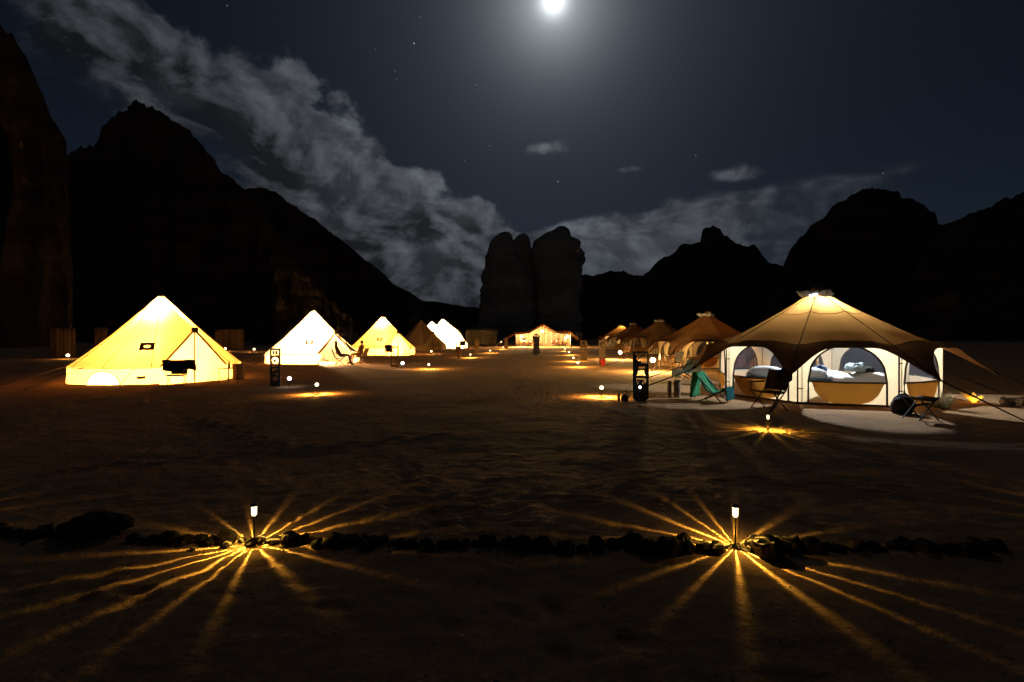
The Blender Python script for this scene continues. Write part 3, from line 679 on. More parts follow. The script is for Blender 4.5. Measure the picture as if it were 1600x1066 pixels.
# ------------------------------------------------------------------ inside the big star tent
TC = at(1277, 12.9)
def bed(loc, rz, label):
    t = thing('camp_bed', label, 'bed', loc, rz, 'beds in the big star tent')
    for x in (-.85, .85):
        for y in (-.38, .38): B().tube([(x, y, 0), (x, y, 0.26)], 0.025, 6).build('leg', m_wood, t)
    B().box((0, 0, 0.27), (1.95, 0.9, 0.06)).build('bed_frame', m_wood, t)
    B().box((0, 0, 0.39), (1.9, 0.86, 0.18)).build('mattress', m_bed, t, bevel=0.04)
    B().grid(lambda u, v: Vector((-0.55 + 1.45 * u, -0.47 + 0.94 * v, 0.60 + 0.10 * fbm(u * 4, v * 4, loc[0], 3) - 0.20 * max(0, abs(v - .5) * 2 - .85) / .15)), 26, 22).build('duvet', m_bed, t, True, thick=0.05)
    blob(0.22, 0.38, 0.13, loc[0], 22, 12, 0.12).build('pillow', m_bed, t, True, loc=(-0.72, 0, 0.66))
    return t
bed(TC + Vector((-0.15, -1.15, 0)), R(4), 'low camp bed piled with white bedding behind the central arched window')
bed(TC + Vector((-1.35, 0.05, 0)), R(62), 'low camp bed with a plump white pillow behind the window by the green towel')
def cloth_pile(loc, s_, m, label, seed):
    o = blob(s_[0], s_[1], s_[2], seed, 26, 14, 0.5, 2.6, 0.5).build('clothes_pile', m, None, True, loc=loc)
    return tag(o, label, 'clothes', 'clothes heaped on the beds')
cloth_pile(TC + Vector((0.10, -1.30, 0.76)), (0.22, 0.17, 0.13), m_palecl, 'crumpled pale blue clothes heaped on the white bedding', 2.0)
cloth_pile(TC + Vector((0.38, -1.32, 0.72)), (0.14, 0.12, 0.09), m_navy, 'small dark heap of clothes beside the pale blue ones', 5.0)
cloth_pile(TC + Vector((-0.72, -1.28, 0.74)), (0.13, 0.10, 0.10), m_bluecl, 'crumpled dark blue shirt on the white bedding', 8.0)
bx = B().box((0, 0, 0), (0.30, 0.03, 0.26), (0.1, 0.5, 0.3)).build('hanging_bag', m_palecl, None, loc=TC + Vector((0.45, 0.9, 1.42)))
tag(bx, 'grey blue cloth bag hung inside the big star tent', 'bag')

# ------------------------------------------------------------------ furniture
def folding_chair(loc, rz, label, m=None, group='folding camp chairs', s_=1.0, draped=None):
    t = thing('camp_chair', label, 'chair', loc, rz, group); m = m or m_blackcloth     # faces +x
    B().grid(lambda u, v: Vector((-0.22 + 0.46 * u, -0.25 + 0.5 * v, 0.40 - 0.05 * math.sin(math.pi * u) + 0.03 * u)) * s_, 6, 4).build('seat', m, t, True, thick=0.02)
    B().grid(lambda u, v: Vector((-0.24 - 0.16 * u - 0.03 * math.sin(math.pi * v), -0.26 + 0.52 * v, 0.42 + 0.44 * u)) * s_, 6, 4).build('backrest', m, t, True, thick=0.02)
    for sy in (-1, 1):
        B().tube([Vector((0.24, sy * .26, 0)) * s_, Vector((-0.22, sy * .26, 0.42)) * s_, Vector((-0.40, sy * .26, 0.88)) * s_], 0.014 * s_, 6).build('back_leg', m_dwood, t)
        B().tube([Vector((-0.26, sy * .27, 0)) * s_, Vector((0.24, sy * .27, 0.44)) * s_], 0.014 * s_, 6).build('front_leg', m_dwood, t)
        B().box(Vector((0.0, sy * .28, 0.60)) * s_, (0.50 * s_, 0.05 * s_, 0.025 * s_)).build('armrest', m_dwood, t)
        B().tube([Vector((0.20, sy * .28, 0.42)) * s_, Vector((0.20, sy * .28, 0.60)) * s_], 0.011 * s_, 5).build('arm_post', m_dwood, t)
    B().tube([Vector((0.22, -.26, 0.03)) * s_, Vector((0.22, .26, 0.03)) * s_], 0.011 * s_, 5).build('stretcher', m_dwood, t)
    if draped:
        B().grid(lambda u, v: Vector((-0.32 - 0.13 * u + 0.10 * (abs(u - .55) < .12), -0.58 + 1.08 * v, 0.94 - abs(u - 0.5) * (0.75 + 0.12 * math.sin(v * 7)) + 0.01 * math.sin(9 * v))) * s_, 10, 12).build('draped_cloth', draped, t, True, thick=0.02)
    return t
def camp_table(loc, rz, label, sx=0.5, sy=0.4, h=0.5, group='small camp tables'):
    t = thing('camp_table', label, 'table', loc, rz, group)
    n = 5
    for k in range(n): B().box((0, -sy / 2 + sy * (k + .5) / n, h), (sx, sy / n * 0.9, 0.018)).build('slat', m_dwood, t)
    for x in (-1, 1):
        for y in (-1, 1): B().tube([(x * sx * .44, y * sy * .44, 0), (x * sx * .42, y * sy * .42, h)], 0.012, 6).build('leg', m_dwood, t)
    for y in (-1, 1): B().tube([(-sx * .43, y * sy * .43, h * .45), (sx * .43, y * sy * .43, h * .45)], 0.009, 5).build('stretcher', m_dwood, t)
    return t
def bottle(loc, label, m=None, s_=1.0):
    o = B().lathe([(0.03 * s_, 0), (0.035 * s_, 0.02), (0.035 * s_, 0.14 * s_), (0.014 * s_, 0.19 * s_), (0.014 * s_, 0.25 * s_)], 12).build('bottle', m or m_black, None, True, loc=loc)
    return tag(o, label, 'bottle')

# by the large yellow bell tent
p = G(276, 603); folding_chair(p, R(-75), 'camp chair draped with a black cloth in front of the large yellow bell tent', draped=m_blackcloth, s_=0.84)
p = G(357, 601); camp_table(p, R(-20), 'small slatted table holding a bottle beside the large yellow bell tent', 0.46, 0.40, 0.52)
bottle(p + Vector((0.02, 0, 0.51)), 'dark bottle standing on the small slatted table')
o = B().lathe([(0.17, 0), (0.19, 0.05), (0.20, 0.50), (0.21, 0.54), (0.19, 0.55)], 20).build('waste_basket', m_bin, None, True, loc=G(373, 593)); tag(o, 'round brown basket by the eave of the large yellow bell tent', 'basket')

# privacy screens
def screen(px0, px1, py_base, h, label, m=None, gaps=()):
    a, c = G(px0, py_base), G(px1, py_base); mid = (a + c) / 2; w = (c - a).length
    t = thing('privacy_screen', label, 'screen', mid, math.atan2(c.y - a.y, c.x - a.x), 'cloth privacy screens')
    n = max(1, round(w / 1.3))
    for k in range(n + 1): B().tube([(-w / 2 + w * k / n, 0, -0.1), (-w / 2 + w * k / n, 0, h + 0.04)], 0.028, 6).build('post', m_dwood, t)
    for k in range(n):
        x0 = -w / 2 + w * k / n + .03; x1 = x0 + w / n - .06
        B().grid(lambda u, v: Vector((x0 + (x1 - x0) * u, -0.02 + 0.05 * math.sin(u * 17 + k) * (1 - 0.6 * v) + 0.02 * math.sin(u * 40 + k), 0.05 + (h - .05) * v)), 30, 4).build('cloth_panel', m or m_screen, t, True, thick=0.006)
    B().tube([(-w / 2, 0, h), (w / 2, 0, h)], 0.02, 6).build('top_rail', m_dwood, t)
    return t
screen(78, 118, 558, 1.95, 'brown cloth privacy screen lit by a small light at its foot')
screen(148, 168, 556, 2.0, 'narrow brown cloth screen half hidden by the large yellow bell tent')
screen(336, 381, 546, 2.05, 'brown cloth privacy screen between the large yellow and the open bell tents')

# stencil signs
def stencil(loc, rz, label, w, h, hole, chamfer=0.0, cell=0.011, th=0.02, frame_m=None):
    t = thing('stencil_sign', label, 'sign', loc, rz, 'upright stencilled sign boards')
    nx, ny = round(w / cell), round(h / cell); solid = {}
    for i in range(nx):
        for j in range(ny):
            x = (i + .5) / nx; y = (j + .5) / ny
            X = x * w; Y = y * h
            c = chamfer
            if c and Y < c and (X < c - Y or w - X < c - Y): continue
            if not hole(x, y): solid[(i, j)] = 1
    b = B()
    def q(i, j, s): return (-w / 2 + i * w / nx, s * th / 2, j * h / ny)
    for (i, j) in solid:
        b.add([q(i, j, -1), q(i + 1, j, -1), q(i + 1, j + 1, -1), q(i, j + 1, -1)], [(0, 1, 2, 3)])
        b.add([q(i, j, 1), q(i, j + 1, 1), q(i + 1, j + 1, 1), q(i + 1, j, 1)], [(0, 1, 2, 3)])
        for (di, dj, e) in ((-1, 0, ((i, j), (i, j + 1))), (1, 0, ((i + 1, j), (i + 1, j + 1))), (0, -1, ((i, j), (i + 1, j))), (0, 1, ((i, j + 1), (i + 1, j + 1)))):
            if (i + di, j + dj) not in solid:
                (a0, b0), (a1, b1) = e
                b.add([q(a0, b0, -1), q(a1, b1, -1), q(a1, b1, 1), q(a0, b0, 1)], [(0, 1, 2, 3)])
    b.build('board', frame_m or m_black, t)
    for sx in (-1, 1): B().tube([(sx * w * .30, th * .9, -0.12), (sx * w * .30, th * .9, h * 0.35)], 0.010, 6).build('stake', m_black, t)
    return t
def bars(x, y, rects): return any(a <= x <= b_ and c <= y <= d_ for a, b_, c, d_ in rects)
def ring(x, y, cx, cy, ro_, ri, ox=0, oy=0, ax=4.0): return math.hypot(x - cx, (y - cy) * ax) < ro_ and math.hypot(x - cx - ox, (y - cy) * ax - oy) > ri
def sign_bon(x, y):
    if ring(x, y, .5, .685, .34, .12, -.05, -.06, 3.9): return True                                   # O
    if bars(x, y, [(.16, .84, .935, .952), (.16, .84, .822, .842)]): return True                       # B lying on its side
    if .835 < y < .94 and (.16 < x < .27 or .42 < x < .53 or .70 < x < .84): return True
    if bars(x, y, [(.16, .84, .575, .590), (.16, .84, .515, .530)]): return True                       # N lying on its side
    if .527 < y < .578 and abs(x - (.22 + (y - .527) / .051 * .56)) < .10: return True
    if bars(x, y, [(.22, .40, .395, .475), (.40, .80, .455, .475), (.40, .66, .41, .425)]): return True
    if bars(x, y, [(.2, .5, .335, .348), (.55, .8, .30, .35)]): return True
    if ring(x, y, .52, .20, .22, .09, 0, 0, 3.9): return True
    return False
def sign_animal(x, y):
    if .76 < y < .965 and .13 < x < .9:                                                               # upper opening with a slanting bar
        if abs((x - .45) * .28 - (y - .87)) < .012 or (x < .24 and y < .93): return False
        return y > .80 or x > .5
    if .505 < y < .70:                                                                                # broad brimmed hat over a face
        if y > .655: return abs(x - .55) < .20
        if y > .63: return False
        if y > .565: return abs(x - .52) < .20 and not abs((y - .60) - .15 * abs(x - .52)) < .008
        return abs(x - .52) < .20 + (.565 - y) * 2.2
    if .395 < y < .47: return .22 < x < .85 and (y > .42 or not .35 < x < .7)                            # animal standing
    if .335 < y <= .395: return .26 < x < .36 or .62 < x < .70 or .76 < x < .82 and y > .36
    return False
def sign_plain(x, y):
    if .70 < y < .93: return .2 < x < .8 and not (.78 < y < .83)
    if .5 < y < .64: return ring(x, y, .5, .57, .3, .1, 0, 0, 3.6)
    return False
stencil(G(430, 604), R(8), 'black stencilled sign of sideways cut-out letters before the open bell tent', 0.30, 1.17, sign_bon)
stencil(G(1001, 627), R(-6), 'black stencilled sign with hat and animal cut-outs, lower corners clipped', 0.36, 1.16, sign_animal, 0.07)
stencil(G(617, 574), R(-4), 'open stencilled sign frame in front of the glowing yellow tent', 0.40, 1.05, lambda x, y: .12 < x < .80 and (.10 < y < .42 or .50 < y < .93), frame_m=m_ply)
stencil(G(716, 559), R(-3), 'brown stencilled sign before the brilliant white bell tent', 0.36, 1.15, lambda x, y: y > .70 and sign_plain(x, y), frame_m=m_ply)
stencil(G(745, 551), R(-3), 'brown stencilled sign between the white bell tent and the dining tent', 0.36, 1.2, lambda x, y: False, frame_m=m_ply)
stencil(G(791, 545), R(-3), 'small brown sign next to the guy ropes of the dining tent', 0.34, 1.1, lambda x, y: False, frame_m=m_ply)
stencil(G(912, 563), R(4), 'brown stencilled sign with pale notices beside the globe lights', 0.42, 1.25, sign_plain, frame_m=m_ply)
sg = stencil(G(941, 572), R(4), 'dark sign post with a red bag hung low on it', 0.34, 1.35, lambda x, y: y > .72 and ring(x, y, .5, .84, .34, .18, 0, 0, 3.8), frame_m=m_ply)
o = blob(0.13, 0.08, 0.19, 4.0, 18, 12, 0.14).build('red_bag', m_red, None, True, loc=G(941, 572) + Vector((0.02, -0.12, 0.20))); tag(o, 'small red bag hanging on the dark sign post', 'bag')

# log posts and bits by the hat sign
def log_post(loc, label, h=0.42, r=0.085):
    t = thing('log_post', label, 'post', loc, random.random(), 'short log posts')
    B().lathe([(r * 1.05, -0.08), (r, 0.05), (r * .95, h * .6), (r * .98, h), (r * .6, h + 0.01)], 16, (0, 0, 0), lambda a, i: 1 + 0.06 * math.sin(a * 3 + i)).build('trunk', m_log, t, True)
    B().lathe([(r * .62, h + 0.008), (r * .3, h + 0.014)], 12).build('cut_end', m_wood, t)
log_post(G(1046, 621), 'short pale log post under the guy strap of the big star tent', 0.40, 0.05)
log_post(G(1058, 621), 'short thick log post beside the pale one under the guy strap', 0.42, 0.085)
t = thing('kettle', 'small dark kettle standing on the sand beside the hat sign', 'kettle', G(976, 627), 0.4)
B().lathe([(0.07, 0), (0.09, 0.03), (0.085, 0.10), (0.05, 0.14), (0.015, 0.155), (0.012, 0.18)], 18).build('body', m_black, t, True)
B().tube([(0.08, 0, 0.06), (0.13, 0, 0.10), (0.15, 0, 0.15)], [0.014, 0.011, 0.008], 8).build('spout', m_black, t)
B().tube([(-0.06, 0, 0.12), (-0.04, 0, 0.22), (0.04, 0, 0.22), (0.06, 0, 0.12)], 0.006, 6).build('handle', m_black, t)
bottle(G(967, 627), 'tall dark bottle on the sand beside the small kettle', m_dwood, 0.9)

# deck chair with green towel
def deck_chair(loc, rz, label, m1, m2, s_=1.0):
    t = thing('deck_chair', label, 'deck chair', loc, rz, 'towel covered deck chairs')    # faces +x
    for sy in (-1, 1):
        B().tube([Vector((0.42, sy * .28, 0)) * s_, Vector((-0.30, sy * .28, 0.80)) * s_], 0.02 * s_, 6).build('back_rail', m_dwood, t)
        B().tube([Vector((-0.20, sy * .25, 0)) * s_, Vector((0.50, sy * .25, 0.36)) * s_], 0.02 * s_, 6).build('seat_rail', m_dwood, t)
    B().tube([Vector((-0.30, -.30, 0.80)) * s_, Vector((-0.30, .30, 0.80)) * s_], 0.018 * s_, 6).build('top_bar', m_dwood, t)
    B().tube([Vector((0.50, -.27, 0.36)) * s_, Vector((0.50, .27, 0.36)) * s_], 0.018 * s_, 6).build('front_bar', m_dwood, t)
    prof = [(-0.42, 0.08), (-0.40, 0.40), (-0.34, 0.80), (-0.28, 0.82), (-0.14, 0.60), (0.02, 0.36), (0.18, 0.25), (0.34, 0.29), (0.50, 0.39)]
    def sling(pr, u, v, wd):
        k = u * (len(pr) - 1); i = min(int(k), len(pr) - 2); f = k - i
        x = pr[i][0] * (1 - f) + pr[i + 1][0] * f; z = pr[i][1] * (1 - f) + pr[i + 1][1] * f
        return Vector((x + 0.012 * math.sin(v * 14), (v - .5) * wd, z + 0.012 * math.sin(v * 11 + u * 6))) * s_
    B().grid(lambda u, v: sling(prof, u, v, 0.74), 40, 14).build('towel', m1, t, True, thick=0.012)
    B().grid(lambda u, v: sling([(0.42, 0.36), (0.52, 0.405), (0.56, 0.36), (0.58, 0.06)], u, v, 0.66), 16, 12).build('front_towel', m2, t, True, thick=0.012)
    return t
deck_chair(G(1108, 626), R(-40), 'deck chair covered in a green towel beside the big star tent', m_green, m_teal, 0.82)
deck_chair(G(1075, 592), R(-165), 'deck chair with a pale towel before the orange star tent', m_cyan, m_cyan, 0.85)
# reclining wooden chair with dark clothes
t = folding_chair(G(1200, 640), R(205), 'wooden reclining chair with dark clothes over its back, before the big star tent', m_hem, s_=0.95)
o = blob(0.16, 0.10, 0.14, 12.0, 24, 14, 0.45, 2.4).build('dark_jacket', m_blackcloth, None, True, loc=G(1200, 640) + Vector((0.42, 0.14, 0.70))); tag(o, 'crumpled dark jacket hung on the wooden reclining chair', 'jacket')
# stool, bag and skirt heap
t = thing('camp_stool', 'folding stool with a sagging sling seat beside the big star tent', 'stool', G(1437, 655), 0.2)
for sy in (-1, 1):
    B().tube([(-.20, sy * .15, 0), (.20, sy * .15, .40)], 0.012, 6).build('leg', m_black, t)
    B().tube([(.20, sy * .17, 0), (-.20, sy * .17, .40)], 0.012, 6).build('leg', m_black, t)
B().grid(lambda u, v: Vector((-.21 + .42 * u, -.18 + .36 * v, .41 - .05 * math.sin(math.pi * u) + .03 * math.sin(2 * math.pi * u))), 10, 4).build('seat', m_blackcloth, t, True, thick=0.015)
o = blob(0.21, 0.17, 0.22, 6.0, 22, 12, 0.2, 1.6, 0.8).build('rucksack', m_blackcloth, None, True, loc=G(1411, 646) + Vector((0, 0, 0.15))); tag(o, 'dark slumped rucksack against the wall of the big star tent', 'rucksack')

# dry shrub and stones beyond the big star tent
def shrub(loc, label, n, h, sp, m, w=0.006):
    b = B()
    for k in range(n):
        a = random.uniform(0, 6.283); l = h * random.uniform(.5, 1.1); e = random.uniform(.1, 1) * sp; r0 = random.uniform(0, .08)
        p0 = Vector((math.cos(a) * r0, math.sin(a) * r0, -0.02)); p2 = p0 + Vector((math.cos(a) * e, math.sin(a) * e, l)); p1 = (p0 + p2) / 2 + Vector((0, 0, l * .15))
        tx = Vector((-math.sin(a), math.cos(a), 0)) * w
        b.add([p0 - tx, p0 + tx, p1 + tx * .8, p1 - tx * .8, p2], [(0, 1, 2, 3), (3, 2, 4)])
    o = b.build('dry_tuft', m, None, loc=loc); return tag(o, label, 'grass tuft', 'dry grass tufts')
shrub(G(1476, 640), 'dry grass tuft by the corner of the big star tent', 150, 0.42, 0.22, m_grass)
shrub(G(1464, 638), 'smaller dry grass tuft leaning on the wall of the big star tent', 80, 0.30, 0.18, m_grass)
def stone(loc, s_, seed, m, label=None, group=None, n=12, rows=8):
    b = blob(s_[0], s_[1], s_[2], seed, n, rows, 0.38, 1.3)
    o = b.build('stone', m, None, False, loc=loc); o.rotation_euler = (0, 0, random.uniform(0, 6.28))
    return tag(o, label, 'stone', group)
gp_ = 'pale stones beyond the white light patches'
stone(G(1575, 633) + Vector((0, 0, .06)), (.22, .15, .12), 3.3, m_palestone, 'rounded pale stone lying beyond the light patches by the big star tent', gp_, 18, 12)
stone(G(1602, 636) + Vector((0, 0, .07)), (.17, .15, .14), 5.3, m_palestone, 'blocky pale stone next to the rounded pale one', gp_, 18, 12)
# lit desert plant: a low plant with a light at its foot
pl_ = G(1523, 630)
t = thing('leafy_plant', 'low dry plant lit from within by a yellow light beyond the big star tent', 'plant', pl_)
for k in range(11):
    a = k * 2.4; L = random.uniform(.16, .30); w = random.uniform(.035, .06); e = random.uniform(.5, 1.1)
    B().grid(lambda u, v: Vector((math.cos(a) * (0.05 + L * u * e) - math.sin(a) * (v - .5) * 2 * w * math.sin(math.pi * min(1, u * .9 + .1)), math.sin(a) * (0.05 + L * u * e) + math.cos(a) * (v - .5) * 2 * w * math.sin(math.pi * min(1, u * .9 + .1)), L * u * (1.3 - .5 * u) + .01)), 6, 3).build('leaf', m_leaf, t, True)
globe_lamp(pl_ + Vector((0.01, -0.03, 0)), 'small yellow light standing among the leaves of the low dry plant', 9, 'ground lights', 0.11, 0.035)

# ------------------------------------------------------------------ solar lights
stake_lantern(G(397, 852), 'slim lit garden lantern in the stone row, beside the big dark block', 38, 0.4, 0.30, 0.30)
stake_lantern(G(1149, 855), 'slim lit garden lantern in the stone row, between rounded boulders', 38, 2.1, 0.30, 0.10)
stake_lantern(Vector((-5.35, 3.75, gz(-5.35, 3.75))), 'slim lit garden lantern at the end of the stone row past the big dark block', 38, 1.1, 0.30, 0.5)
stake_lantern(Vector((5.25, 3.65, gz(5.25, 3.65))), 'slim lit garden lantern at the end of the stone row past the rounded boulders', 38, 3.0, 0.30, 0.7)
stake_lantern(G(1200, 672), 'slim lit garden lantern before the big star tent', 60, 5.0, 0.26, 0.0)
gl, gr_ = 'globe lights along the bell tents', 'globe lights along the star tents'
globe_lamp(G(495, 616), 'frosted globe light before the sideways letter sign, a pool of light around it', 120, gl, 0.25, 0.046, rays=True, seed=.3)
globe_lamp(G(452, 605), 'white globe light right beside the sideways letter sign', 0.8, gl, 0.26, 0.055, led=True)
globe_lamp(G(629, 577), 'white globe light beside the open sign frame', 0.8, gl, 0.28, 0.07, led=True)
for (x, y) in ((670, 577), (735, 559), (766, 552), (786, 546)):
    globe_lamp(G(x, y), 'frosted globe light along the lane between the open sign frame and the dining tent', 130, gl, 0.22, 0.05)
globe_lamp(G(674, 553), 'small globe light at the foot of the unlit brown bell tent', 60, gl, 0.2, 0.07)
for (x, y, e) in ((397, 550, 45), (352, 549, 45)):
    globe_lamp(G(x, y), 'frosted globe light by the privacy screen behind the large yellow bell tent', e, 'globe lights by the screens', 0.24, 0.09)
globe_lamp(G(106, 561), 'frosted globe light at the foot of the brown cloth privacy screen', 30, 'globe lights by the screens', 0.22, 0.09)
globe_lamp(G(940, 621), 'frosted globe light near the small kettle, short rays on the sand around it', 170, gr_, 0.24, 0.046, rays=True, seed=1.3)
for (x, y) in ((903, 574), (896, 565), (889, 555), (883, 549)):
    globe_lamp(G(x, y), 'frosted globe light along the lane leading from the dark sign post to the dining tent', 130, gr_, 0.22, 0.05)
globe_lamp(G(1000, 636), 'white globe light on a thin stem in front of the hat sign', 0.5, gr_, 0.42, 0.026, led=True)
for (x, y) in ((768, 538), (783, 537)):
    globe_lamp(G(x, y), 'tiny globe light by the olive shed tent', 6, 'globe lights by the shed', 0.3, 0.09)
def pole_lantern(loc, label, watt, h):
    t = thing('pole_lantern', label, 'lantern', loc, 0, 'bright pole lanterns')
    B().tube([(0, 0, -0.1), (0, 0, h - .12)], 0.014, 7).build('pole', m_black, t)
    B().lathe([(0.05, h - .12), (0.055, h - .09)], 12).build('base', m_black, t)
    B().lathe([(0.05, h - .09), (0.10, h - .03), (0.10, h + .05), (0.05, h + .10)], 14).build('glass', m_bulb, t, True)
    B().lathe([(0.06, h + .10), (0.02, h + .14)], 12).build('cap', m_black, t)
    point('bulb_light', t, (0, 0, h), watt, (1.0, 0.62, 0.20), 0.05)
p2 = at(1020, 21.0); pole_lantern(p2, 'bright yellow lantern on a pole before the orange star tent', 800, CAMZ - (563 - HZ) / F * 21.0 - p2.z)
p3 = at(969, 31.5); pole_lantern(p3, 'bright yellow lantern on a pole before the dim star tent', 800, CAMZ - (551 - HZ) / F * 31.5 - p3.z)

# things before the orange star tent
p = at(1036, 22.2); camp_table(p, 0.2, 'small slatted table with bottles before the orange star tent', 0.7, 0.45, 0.5)
bottle(p + Vector((-.15, 0, .5)), 'pale bottle on the table before the orange star tent', m_white, 1.1)
bottle(p + Vector((.12, .05, .5)), 'tall dark bottle on the table before the orange star tent', m_black, 1.2)
folding_chair(at(1052, 22.0), R(200), 'dark camp chair beside the table before the orange star tent')
folding_chair(at(975, 33.5), R(220), 'camp chair by the lantern pole of the dim star tent', m_dwood)
folding_chair(at(948, 47.0), R(200), 'pale camp chair in front of the star tent with a glowing crown', m_white)
folding_chair(at(958, 50.0), R(230), 'white camp chair next to the entrance of the star tents', m_white)

# by the glowing yellow and white tents
folding_chair(at(609, 34.3), R(-60), 'black camp chair before the glowing yellow bell tent', s_=1.0)
p = at(641, 36.3); camp_table(p, 0.1, 'low table with things on it by the glowing yellow bell tent', 0.9, 0.5, 0.45); bottle(p + Vector((0, 0, .45)), 'dark bottle on the low table by the glowing yellow bell tent', m_black, 1.3)
folding_chair(at(683, 46.0), R(-60), 'tan camp chair beside the unlit brown bell tent', m_wood)
folding_chair(at(722, 52.0), R(-100), 'black camp chair at the door of the brilliant white bell tent')

# ------------------------------------------------------------------ people
def person(loc, rz, label, J, mats, fingers=True, group=None):
    """J: joints; a continuous skinned body, then faces coloured as clothing, skin and hair"""
    names = list(J); idx = {n: i for i, n in enumerate(names)}
    V = [Vector(J[n][0]) for n in names]; Rd = [J[n][1] for n in names]
    E = []
    def link(*c):
        for a, b_ in zip(c, c[1:]): E.append((idx[a], idx[b_]))
    link('pelvis', 'waist', 'chest', 'neck', 'jaw', 'head', 'crown')
    for s_ in 'LR':
        link('chest', 'shoulder' + s_, 'elbow' + s_, 'wrist' + s_, 'hand' + s_)
        link('pelvis', 'hip' + s_, 'knee' + s_, 'ankle' + s_, 'toe' + s_)
    if fingers:
        for s_ in 'LR':
            h = V[idx['hand' + s_]]; dr = (h - V[idx['wrist' + s_]]).normalized(); sd_ = dr.cross(Vector((0.3, 0.2, 0.93))).normalized(); bend = dr.cross(sd_)
            for k in range(5):
                o = (k - 1.5) * 0.018; L = (0.075, 0.085, 0.08, 0.065, 0.05)[k]
                bs = h + sd_ * o if k < 4 else h - sd_ * 0.03 - dr * 0.02
                d_ = dr if k < 4 else (dr * .6 - sd_ * .8)
                i0 = len(V); V.append(bs + d_ * L * .5 + bend * 0.006); Rd.append(.010); V.append(bs + d_ * L + bend * 0.02); Rd.append(.008)
                E.append((idx['hand' + s_], i0)); E.append((i0, i0 + 1))
    me = bpy.data.meshes.new('person'); me.from_pydata(V, E, [])
    tmp = bpy.data.objects.new('person_rig', me); C.objects.link(tmp)
    sk = tmp.modifiers.new('skin', 'SKIN'); sk.use_smooth_shade = True
    for i, r in enumerate(Rd):
        me.skin_vertices[0].data[i].radius = (r, r)
    me.skin_vertices[0].data[0].use_root = True
    sb = tmp.modifiers.new('sub', 'SUBSURF'); sb.levels = 2; sb.render_levels = 2
    dg = bpy.context.evaluated_depsgraph_get(); dg.update()
    m2 = bpy.data.meshes.new_from_object(tmp.evaluated_get(dg)); m2.name = 'person'
    bpy.data.objects.remove(tmp)
    m2.materials.clear()
    for m in mats: m2.materials.append(m)           # top, trousers, skin, hair, shoes
    hd = Vector(J['head'][0]); nk = Vector(J['jaw'][0]); face = Vector(J.get('face', ((1, 0, 0), 0))[0])
    for f in m2.polygons:
        c = f.center; k = 0; best = 9
        for n in names:
            if n == 'face': continue
            dd = (c - Vector(J[n][0])).length
            if dd < best: best = dd; bn = n
        if bn in ('jaw', 'head', 'crown', 'neck'):
            k = 2
            if bn in ('head', 'crown') and (c - hd).dot(face) < 0.02 or bn == 'crown': k = 3
        elif bn[:4] in ('hand', 'wris'): k = 2
        elif bn[:3] in ('pel', 'hip', 'kne'): k = 1
        elif bn[:3] == 'ank': k = 1
        elif bn[:3] == 'toe': k = 4
        f.material_index = k; f.use_smooth = True
    o = bpy.data.objects.new('person', m2); C.objects.link(o); o.location = loc; o.rotation_euler = (0, 0, rz)
    # face: nose and ears sit on the head mesh
    side = face.cross(Vector((0, 0, 1)))
    b = B(); b.add([hd + face * .105 + Vector((0, 0, .02)), hd + face * .095 + side * .018 + Vector((0, 0, -.03)), hd + face * .095 - side * .018 + Vector((0, 0, -.03)), hd + face * .135 + Vector((0, 0, -.025))], [(0, 1, 3), (0, 3, 2), (1, 2, 3), (0, 2, 1)])
    b.build('nose', mats[2], o)
    for s_ in (-1, 1):
        e = blob(.012, .022, .03, 1, 8, 6, 0).build('ear', mats[2], o, True, loc=hd + side * s_ * .098)
    return tag(o, label, 'person', group)
def sit_joints(fwd=1.0, arms='rest', lean=-0.25, seat=0.44):
    """seated facing +x"""
    c = lambda z: lean * (z - seat)
    J = {'pelvis': ((0, 0, seat + .10), .135), 'waist': ((c(seat + .28), 0, seat + .28), .125), 'chest': ((c(seat + .46), 0, seat + .46), .145),
         'neck': ((c(seat + .64), 0, seat + .63), .055), 'jaw': ((c(seat + .68) + .02, 0, seat + .70), .07), 'head': ((c(seat + .70) + .03, 0, seat + .79), .100), 'crown': ((c(seat + .75) + .02, 0, seat + .87), .075), 'face': ((1, 0, 0), 0)}
    for s_, y in (('L', 1), ('R', -1)):
        sh = Vector((c(seat + .54), y * .18, seat + .55)); J['shoulder' + s_] = (sh, .062)
        if arms == 'behind':
            J['elbow' + s_] = ((sh.x + .04, y * .40, sh.z + .20), .045); J['wrist' + s_] = ((sh.x - .06, y * .20, sh.z + .27), .034); J['hand' + s_] = ((sh.x - .09, y * .12, sh.z + .27), .036)
        else:
            J['elbow' + s_] = ((sh.x + .08, y * .26, sh.z - .28), .045); J['wrist' + s_] = ((sh.x + .30, y * .20, sh.z - .34), .034); J['hand' + s_] = ((sh.x + .37, y * .18, sh.z - .34), .036)
        J['hip' + s_] = ((.06, y * .09, seat + .09), .10); J['knee' + s_] = ((.46, y * .13, seat + .10), .065); J['ankle' + s_] = ((.54, y * .13, .09), .045); J['toe' + s_] = ((.70, y * .14, .035), .035)
    return J
pc = G(531, 571)
folding_chair(pc, R(20), 'low dark red backed camp chair holding a reclining person', mat('dark_red_cloth', (0.10, 0.03, 0.02), 0.9), s_=1.0)
person(pc + Vector((0, 0, 0)), R(20), 'person in dark clothes reclining with both hands behind the head', sit_joints(arms='behind', lean=-0.35), [m_navy, m_navy, m_skin, m_hair, m_black])
pc2 = G(563, 569)
folding_chair(pc2, R(170), 'camp chair holding a person in rust clothes', m_wood)
person(pc2, R(170), 'person in rust coloured clothes seated facing the reclining person', sit_joints(lean=-0.15), [m_rust, m_rust, m_skin, m_hair, m_black])
o = camp_table(G(546, 571), 0, 'little low table between the two seated people', 0.35, 0.3, 0.38)
